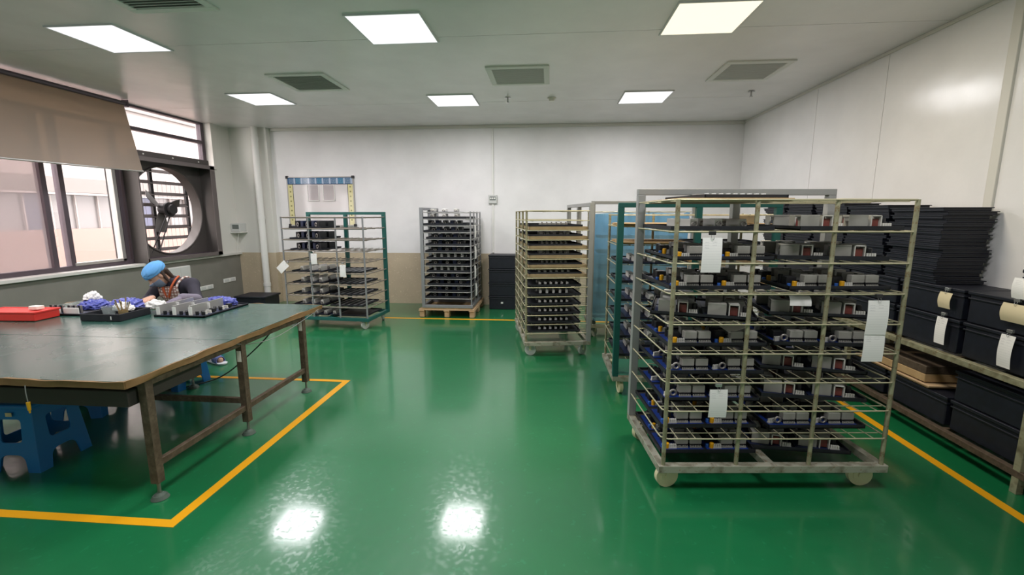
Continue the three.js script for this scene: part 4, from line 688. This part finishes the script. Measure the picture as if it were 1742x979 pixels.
{
  tray(trayGeo(0.45, 0.56, 0.016), 'black tray of boards on table at right of the worker', [-3.085, TY + 0.002, -3.71], 0, 'trays on the work table');
  for (let i = 0; i < 3; i++) for (let j = 0; j < 2; j++) tableBoard('circuit_board', `board with tall grey plate, right tray on table, ${['left', 'middle', 'right'][i]} column, ${j ? 'second' : 'front'} row`, [-3.23 + i * 0.145, TY + 0.009, -3.545 - j * 0.202], 0, 0.138);
  crumple('bubble_wrap', 'blue wrapped parts on far end of right table tray', 'wrapped parts', M.bubble, [-3.09, TY + 0.012, -3.92], 0.17, 0.06, 0.055, 14, 0.3);
  tray(trayGeo(0.72, 0.5, 0.016), 'black tray of wrapped boards at left of the table', [-4.0, TY + 0.002, -3.66], 0, 'trays on the work table');
  for (let k = 0; k < 2; k++) { const b = thing('circuit_board', `board with white front plate on left table tray, ${k ? 'right' : 'left'} one`, 'circuit board', [-4.24 + k * 0.17, TY + 0.009, -3.47], 0, 'boards on the work table'); mesh('front_plate', rspan(-0.07, 0.07, 0, 0.055, 0.03, 0.038, 0.002), M.whitePart, b); mesh('circuit_card', rspan(-0.07, 0.07, 0, 0.004, -0.05, 0.03, 0.001), M.pcb, b); for (let q = 0; q < 6; q++) add(b, 'capacitor', capGeo, q % 2 ? M.silver : M.blackPart, -0.06 + q * 0.024, 0.004, 0.0).scale.set(0.6, 2, 0.6); }
  crumple('bubble_wrap', 'blue wrapped parts on left table tray, left heap', 'wrapped parts', M.bubble, [-4.13, TY + 0.012, -3.69], 0.12, 0.06, 0.1, 14, 0.35); crumple('bubble_wrap', 'blue wrapped parts on left table tray, right heap', 'wrapped parts', M.bubble, [-3.82, TY + 0.012, -3.7], 0.14, 0.07, 0.1, 14, 0.35);
  crumple('white_rag', 'crumpled white glove lying on the blue wrapped heap', 'glove', M.rag, [-4.16, TY + 0.088, -3.71], 0.06, 0.05, 0.05, 8, 0.5);
  const t = thing('shallow_tray', 'shallow black box with tools and cup on table', 'tray', [-3.6, TY + 0.002, -3.385], 0.02);
  mesh('tray_floor', rspan(-0.16, 0.16, 0, 0.006, -0.14, 0.14, 0.002), M.trayBlack, t); for (const [a, b, c, d] of [[-0.17, 0.17, 0.135, 0.145], [-0.17, 0.17, -0.145, -0.135], [-0.17, -0.16, -0.135, 0.135], [0.16, 0.17, -0.135, 0.135]]) mesh('tray_wall', rspan(a, b, 0, 0.058, c, d, 0.003), M.trayBlack, t);
  mesh('label_sticker', rspan(0.09, 0.1, 0.014, 0.042, 0.1452, 0.1465, 0.0004), M.white, t);
  const cup = thing('clear_cup', 'clear plastic cup standing in the shallow black box', 'cup', [-3.66, TY + 0.009, -3.38]); mesh('cup_wall', new THREE.LatheGeometry([[0.036, 0], [0.038, 0.002], [0.048, 0.085], [0.05, 0.087], [0.046, 0.084], [0.035, 0.004], [0, 0.004]].map(([x, y]) => new THREE.Vector2(x, y)), 24), M.clear, cup);
  crumple('white_rag', 'white cotton glove behind the clear cup', 'glove', M.rag, [-3.62, TY + 0.045, -3.47], 0.085, 0.05, 0.045, 8, 0.45); crumple('white_rag', 'white cotton glove on table right of tool bundle', 'glove', M.rag, [-3.46, TY + 0.04, -3.62], 0.1, 0.05, 0.05, 8, 0.45);
  const holder = tag(mesh('tool_jar', new THREE.LatheGeometry([[0.0, 0], [0.03, 0], [0.033, 0.06], [0.029, 0.06], [0.026, 0.004], [0, 0.004]].map(([x, y]) => new THREE.Vector2(x, y)), 20), M.tool), 'small brown jar holding brushes in the black box', 'jar'); holder.position.set(-3.51, TY + 0.009, -3.36);
  for (let k = 0; k < 7; k++) { const a = k * 0.9, b = thing('hand_tool', `thin tool standing in the brown jar, ${ORD[k]} of the bundle`, 'tool', [-3.51 + 0.012 * Math.cos(a), TY + 0.016, -3.36 + 0.012 * Math.sin(a)], 0, 'tools in the jar'); const tip = V(0.03 * Math.cos(a), 0.1 + 0.012 * (k % 3), 0.03 * Math.sin(a)); mesh('tool_shaft', rod(V(0, 0, 0), tip, 0.003, 6), k % 2 ? M.toolHandle : M.tool, b); mesh('tool_head', rod(tip, tip.clone().multiplyScalar(1.22), 0.0055, 6), k % 3 ? M.tool : M.silver, b); }
  const cb = tag(mesh('cardboard_sheet', rbox(0.34, 0.005, 0.28, 0.001), M.card), 'beige cardboard sheet on the table before the worker', 'cardboard'); cb.position.set(-3.5, TY + 0.006, -3.86);
  const low = thing('low_box', 'black crate on the floor in the corner by the pipe', 'crate', [-4.98, 0, -7.2]); mesh('crate_body', rspan(-0.26, 0.26, 0, 0.22, -0.2, 0.2, 0.01), M.bin, low); mesh('crate_lid', rspan(-0.28, 0.28, 0.22, 0.25, -0.22, 0.22, 0.006), M.bin, low);
}
// ---------------------------------------------------------------- the seated worker
function sdfMesh(f, lo, size, res) {
  const mc = new MarchingCubes(res, new THREE.MeshBasicMaterial(), false, false, 120000); mc.isolation = 0;
  const half = res / 2, cell = size / 2 / half, c = [lo[0] + size / 2, lo[1] + size / 2, lo[2] + size / 2];
  const p = V();
  for (let z = 0; z < res; z++) for (let y = 0; y < res; y++) for (let x = 0; x < res; x++) mc.field[x + y * res + z * res * res] = -f(p.set(c[0] + (x - half) * cell, c[1] + (y - half) * cell, c[2] + (z - half) * cell));
  mc.update();
  const n = mc.count, P = new Float32Array(n * 3), N = new Float32Array(n * 3), e = 0.002, g = V();
  for (let i = 0; i < n; i++) {
    for (let k = 0; k < 3; k++) P[i * 3 + k] = c[k] + mc.positionArray[i * 3 + k] * size / 2;
    p.set(P[i * 3], P[i * 3 + 1], P[i * 3 + 2]);
    const d = (x, y, z) => f(g.set(p.x + x, p.y + y, p.z + z));
    const nn = V(d(e, 0, 0) - d(-e, 0, 0), d(0, e, 0) - d(0, -e, 0), d(0, 0, e) - d(0, 0, -e)).normalize(); N.set([nn.x, nn.y, nn.z], i * 3);
  }
  for (let i = 0; i + 2 < n; i += 3) {                       // keep the winding with the surface
    const a = V().fromArray(P, i * 3), b = V().fromArray(P, i * 3 + 3), q = V().fromArray(P, i * 3 + 6), fn = b.clone().sub(a).cross(q.clone().sub(a));
    if (fn.dot(V().fromArray(N, i * 3)) < 0) for (const A of [P, N]) for (let k = 0; k < 3; k++) { const t = A[i * 3 + 3 + k]; A[i * 3 + 3 + k] = A[i * 3 + 6 + k]; A[i * 3 + 6 + k] = t; }
  }
  const o = new THREE.BufferGeometry(); o.setAttribute('position', new THREE.BufferAttribute(P, 3)); o.setAttribute('normal', new THREE.BufferAttribute(N, 3)); o.setAttribute('uv', new THREE.BufferAttribute(new Float32Array(n * 2), 2));
  return o;
}
const smin = (a, b, k) => { const h = Math.max(k - Math.abs(a - b), 0) / k; return Math.min(a, b) - h * h * k * 0.25; };
const cap = (a, b, ra, rb) => { const ab = b.clone().sub(a), l = ab.lengthSq(), pa = V(); return (p) => { pa.copy(p).sub(a); const t = Math.max(0, Math.min(1, pa.dot(ab) / l)); return pa.addScaledVector(ab, -t).length() - (ra + (rb - ra) * t); }; };
const ell = (c, r, q) => { const t = V(), iq = q ? q.clone().invert() : null; return (p) => { t.copy(p).sub(c); if (iq) t.applyQuaternion(iq); const k = Math.hypot(t.x / r.x, t.y / r.y, t.z / r.z), k2 = Math.hypot(t.x / r.x ** 2, t.y / r.y ** 2, t.z / r.z ** 2); return k2 < 1e-9 ? -Math.min(r.x, r.y, r.z) : k * (k - 1) / k2; }; };
const uni = (list, k) => (p) => { let d = list[0](p); for (let i = 1; i < list.length; i++) d = smin(d, list[i](p), k); return d; };
{
  const who = thing('person', 'worker in blue cap and checked apron bent over the table', 'person', [-4.0, 0, -4.66]);
  const L = (x, y, z) => V(x + 4.1, y, z + 4.66);          // world to the figure's own frame
  const pelvis = L(-4.12, 0.55, -4.68), chest = L(-4.09, 0.78, -4.5), neckB = L(-4.09, 0.9, -4.41), headC = L(-4.16, 0.985, -4.31);
  const sR = L(-4.27, 0.845, -4.44), sL = L(-3.9, 0.865, -4.44), eR = L(-4.32, 0.69, -4.3), eL = L(-3.72, 0.73, -4.28), wR = L(-4.02, 0.788, -4.06), wL = L(-3.68, 0.79, -4.04);
  const hR = L(-4.21, 0.53, -4.68), hL = L(-4.03, 0.53, -4.68), kR = L(-4.25, 0.5, -4.3), kL = L(-3.78, 0.5, -4.44), aR = L(-4.25, 0.1, -4.38), aL = L(-3.78, 0.1, -4.46), tR = L(-4.25, 0.045, -4.22), tL = L(-3.64, 0.045, -4.4);
  const torso = uni([cap(pelvis, chest, 0.13, 0.135), ell(chest, V(0.185, 0.13, 0.12)), ell(pelvis, V(0.17, 0.11, 0.14)), cap(sR, sL, 0.068, 0.068)], 0.07);
  const limb = [cap(chest, neckB, 0.09, 0.055), cap(neckB, headC, 0.052, 0.05), cap(sR, eR, 0.062, 0.048), cap(eR, wR, 0.046, 0.032), cap(sL, eL, 0.062, 0.048), cap(eL, wL, 0.046, 0.032), cap(hR, kR, 0.088, 0.06), cap(hL, kL, 0.088, 0.06), cap(kR, aR, 0.058, 0.04), cap(kL, aL, 0.058, 0.04), cap(aR, tR, 0.04, 0.03), cap(aL, tL, 0.04, 0.03)];
  const bodyF = (p) => { let d = torso(p); for (const l of limb) d = smin(d, l(p), 0.035); return d; };
  const body = sdfMesh(bodyF, [-0.62, 0, -0.5], 1.24, 104);
  // head, bowed and turned to the left of the picture
  const q = new THREE.Quaternion().setFromEuler(new THREE.Euler(0.75, -0.5, 0.06, 'YXZ')), hp = (x, y, z) => V(x, y, z).applyQuaternion(q).add(headC);
  const eyeR = hp(-0.03, 0.0, 0.088), eyeL = hp(0.03, 0.0, 0.088);
  const headF = (p) => {
    let d = ell(headC.clone(), V(0.075, 0.105, 0.092), q)(p);
    d = smin(d, ell(hp(0, -0.06, 0.03), V(0.052, 0.055, 0.06), q)(p), 0.04);
    d = smin(d, cap(hp(0, 0.008, 0.09), hp(0, -0.03, 0.108), 0.008, 0.014)(p), 0.015);
    d = smin(d, cap(hp(-0.022, -0.062, 0.083), hp(0.022, -0.062, 0.083), 0.006, 0.006)(p), 0.01);
    for (const s of [-1, 1]) { d = smin(d, ell(hp(s * 0.076, -0.01, 0.0), V(0.012, 0.03, 0.02), q)(p), 0.01); d = smin(d, cap(hp(s * 0.018, 0.022, 0.088), hp(s * 0.045, 0.022, 0.078), 0.006, 0.005)(p), 0.012); }
    d = Math.max(d, -ell(eyeR, V(0.014, 0.007, 0.006), q)(p)); d = Math.max(d, -ell(eyeL, V(0.014, 0.007, 0.006), q)(p));
    return smin(d, cap(neckB, headC, 0.05, 0.046)(p), 0.03);
  };
  const head = sdfMesh(headF, [headC.x - 0.16, headC.y - 0.16, headC.z - 0.16], 0.32, 84);
  // hands: palm, four curled fingers and a thumb that leaves the side of the palm
  const hand = (w, dir, side) => {
    const up = V(0, 1, 0), f = dir.clone().normalize(), s = V().crossVectors(f, up).normalize().multiplyScalar(side), at = (a, b, c) => w.clone().addScaledVector(f, a).addScaledVector(s, b).addScaledVector(up, c);
    const l = [cap(at(-0.03, 0, 0), at(0.03, 0, 0.002), 0.026, 0.024), ell(at(0.045, 0, 0), V(0.036, 0.017, 0.04)), cap(at(0.02, 0.02, 0), at(0.07, 0.028, 0), 0.014, 0.012), cap(at(0.02, -0.02, 0), at(0.068, -0.028, 0), 0.014, 0.012)];
    const palm = uni(l, 0.02), fing = [];
    [[0.028, 0.038], [0.01, 0.044], [-0.009, 0.041], [-0.027, 0.032]].forEach(([o, n]) => { const a = at(0.075, o, 0.002), b = at(0.075 + n, o * 1.12, -0.004), c = at(0.075 + n * 1.6, o * 1.15, -0.022); fing.push(cap(a, b, 0.0092, 0.0085), cap(b, c, 0.0085, 0.0072)); });
    fing.push(cap(at(0.02, 0.028, -0.004), at(0.045, 0.056, -0.012), 0.012, 0.0105), cap(at(0.045, 0.056, -0.012), at(0.075, 0.058, -0.02), 0.0105, 0.008));
    const F = (p) => { let d = palm(p); for (const x of fing) d = smin(d, x(p), 0.006); return d; };
    const c0 = at(0.055, 0, -0.005); return sdfMesh(F, [c0.x - 0.12, c0.y - 0.12, c0.z - 0.12], 0.24, 72);
  };
  const handR = hand(wR.clone().add(V(0.02, -0.002, 0.03)), V(0.25, -0.06, 0.9), -1), handL = hand(wL.clone().add(V(0, -0.002, 0.03)), V(-0.1, -0.08, 0.9), 1);
  const all = mergeGeometries([body, head, handR, handL]), pos = all.attributes.position, col = new Float32Array(pos.count * 3), nBody = body.attributes.position.count, nHead = head.attributes.position.count;
  const C = { skin: new THREE.Color('#c49a83'), sleeve: new THREE.Color('#2a2733'), leg: new THREE.Color('#20222e'), glove: new THREE.Color('#77707e') }, pv = V(), fa = limb[3], fb = limb[5];
  for (let i = 0; i < pos.count; i++) {
    pv.fromBufferAttribute(pos, i); let c = C.skin;
    if (i < nBody) { c = pv.y < 0.58 && pv.z > -0.12 || pv.y < 0.48 ? C.leg : C.sleeve; if (pv.distanceTo(headC) < 0.11) c = C.skin; if (pv.y < 0.09) c = C.skin; }
    else if (i >= nBody + nHead + handR.attributes.position.count) c = C.glove;
    col.set([c.r, c.g, c.b], i * 3);
  }
  all.setAttribute('color', new THREE.BufferAttribute(col, 3));
  const bm = mesh('body', all, M.body, who, true);
  // clothes
  const shell = (f, keep, off, lo, size, res) => sdfMesh((p) => Math.max(Math.abs(f(p) - off) - 0.004, keep(p)), lo, size, res);
  const capF = (p) => ell(hp(0, 0.052, -0.012), V(0.1, 0.078, 0.118), q)(p) + 0.006 * (vnoise(p.x * 60 + 50, p.z * 60 + p.y * 40 + 50, 128, 3) - 0.5);
  const up = V(0, 1, 0).applyQuaternion(q), fw = V(0, 0, 1).applyQuaternion(q);
  const side = (p, a, n) => p.clone().sub(a).dot(n);
  mesh('cap', sdfMesh((p) => { const b = capF(p), cut = -side(p, hp(0, 0.02, 0.0), up.clone().addScaledVector(fw, -0.12).normalize()); return smin(Math.max(b, cut), Math.max(ell(hp(0, 0.03, -0.005), V(0.093, 0.03, 0.108), q)(p), cut), 0.01); }, [headC.x - 0.17, headC.y - 0.12, headC.z - 0.2], 0.36, 72), M.cap, who, true);
  mesh('face_mask', shell(headF, (p) => Math.max(-side(p, hp(0, 0, 0.035), fw), side(p, hp(0, -0.022, 0.1), up), -side(p, hp(0, -0.12, 0), up)), 0.006, [headC.x - 0.16, headC.y - 0.18, headC.z - 0.12], 0.32, 84), M.mask, who, true);
  mesh('hair', sdfMesh((p) => uni([cap(hp(0.07, 0.02, -0.03), hp(0.078, -0.1, 0.0), 0.022, 0.012), cap(hp(0.05, 0.0, -0.07), hp(0.04, -0.1, -0.06), 0.03, 0.02), cap(hp(-0.07, 0.02, -0.03), hp(-0.07, -0.06, -0.02), 0.02, 0.01)], 0.02)(p), [headC.x - 0.16, headC.y - 0.18, headC.z - 0.16], 0.32, 60), M.hair, who, true);
  const bib = (p) => Math.max(Math.abs(p.x + 0.0) - 0.11, p.y - 0.86, 0.6 - p.y, -(p.z - (0.02 + (p.y - 0.7) * 0.55)));
  const ap = shell(torso, bib, 0.012, [-0.3, 0.45, -0.25], 0.6, 80), apu = ap.attributes.uv, app = ap.attributes.position; for (let i = 0; i < app.count; i++) apu.setXY(i, app.getX(i) * 2.4, app.getY(i) * 2.4); mesh('apron_bib', ap, M.plaid, who, true);
  for (const s of [-1, 1]) {
    const a = s < 0 ? sR : sL, st = tube([V(s * 0.1 + 0.01, 0.74, 0.3), V(s * 0.1 + 0.01, 0.86, 0.315), V(s * 0.115 + 0.01, 0.935, 0.245), V(s * 0.12 + 0.01, 0.93, 0.17), V(s * 0.1, 0.84, 0.07)], 0.012, 24, 8), p = st.attributes.position; 
    const u = st.attributes.uv; for (let i = 0; i < u.count; i++) u.setXY(i, u.getX(i) * 0.7, u.getY(i) * 0.16); mesh('apron_strap', st, M.plaid, who, true);
    mesh('collar_trim', tube([V(s * 0.012, 0.74, 0.315), V(s * 0.045 + 0.01, 0.84, 0.33), V(s * 0.062 + 0.01, 0.92, 0.285), V(s * 0.06 + 0.01, 0.955, 0.23)], 0.011, 20, 8), M.orange, who, true);
  }
  const cuffL = sdfMesh((p) => Math.abs(cap(eL.clone().lerp(wL, 0.15), wL.clone().lerp(eL, 0.08), 0.056, 0.047)(p)) - 0.005, [0.06, 0.55, 0.12], 0.62, 90); mesh('sleeve_cover', cuffL, M.cuff, who, true);
  for (const [a, t] of [[aR, tR], [aL, tL]]) {
    const d = t.clone().sub(a).setY(0).normalize(), s = V().crossVectors(d, V(0, 1, 0)), h = a.clone().setY(0).addScaledVector(d, -0.045), e = t.clone().setY(0).addScaledVector(d, 0.035);
    const f = (p) => Math.max(cap(h.clone().setY(0.035), e.clone().setY(0.03), 0.046, 0.05)(p), p.y - 0.024, 0.001 - p.y), lo = [Math.min(h.x, e.x) - 0.08, -0.1, Math.min(h.z, e.z) - 0.08];
    const sole = mesh('slipper', sdfMesh(f, lo, 0.42, 72), M.slipperSole, who, true);
    const m2 = t.clone().addScaledVector(d, -0.02);
    mesh('slipper_strap', sdfMesh((p) => Math.max(cap(m2.clone().addScaledVector(d, -0.05).setY(0.05), m2.clone().addScaledVector(d, 0.02).setY(0.035), 0.052, 0.05)(p), -cap(m2.clone().addScaledVector(d, -0.06).setY(0.05), m2.clone().addScaledVector(d, 0.05).setY(0.035), 0.042, 0.04)(p), 0.012 - p.y, side(p, m2.clone().addScaledVector(d, 0.03), d), -side(p, m2.clone().addScaledVector(d, -0.055), d)), lo, 0.42, 72), M.slipper, sole, true);
  }
}

renderer.render(scene, camera);
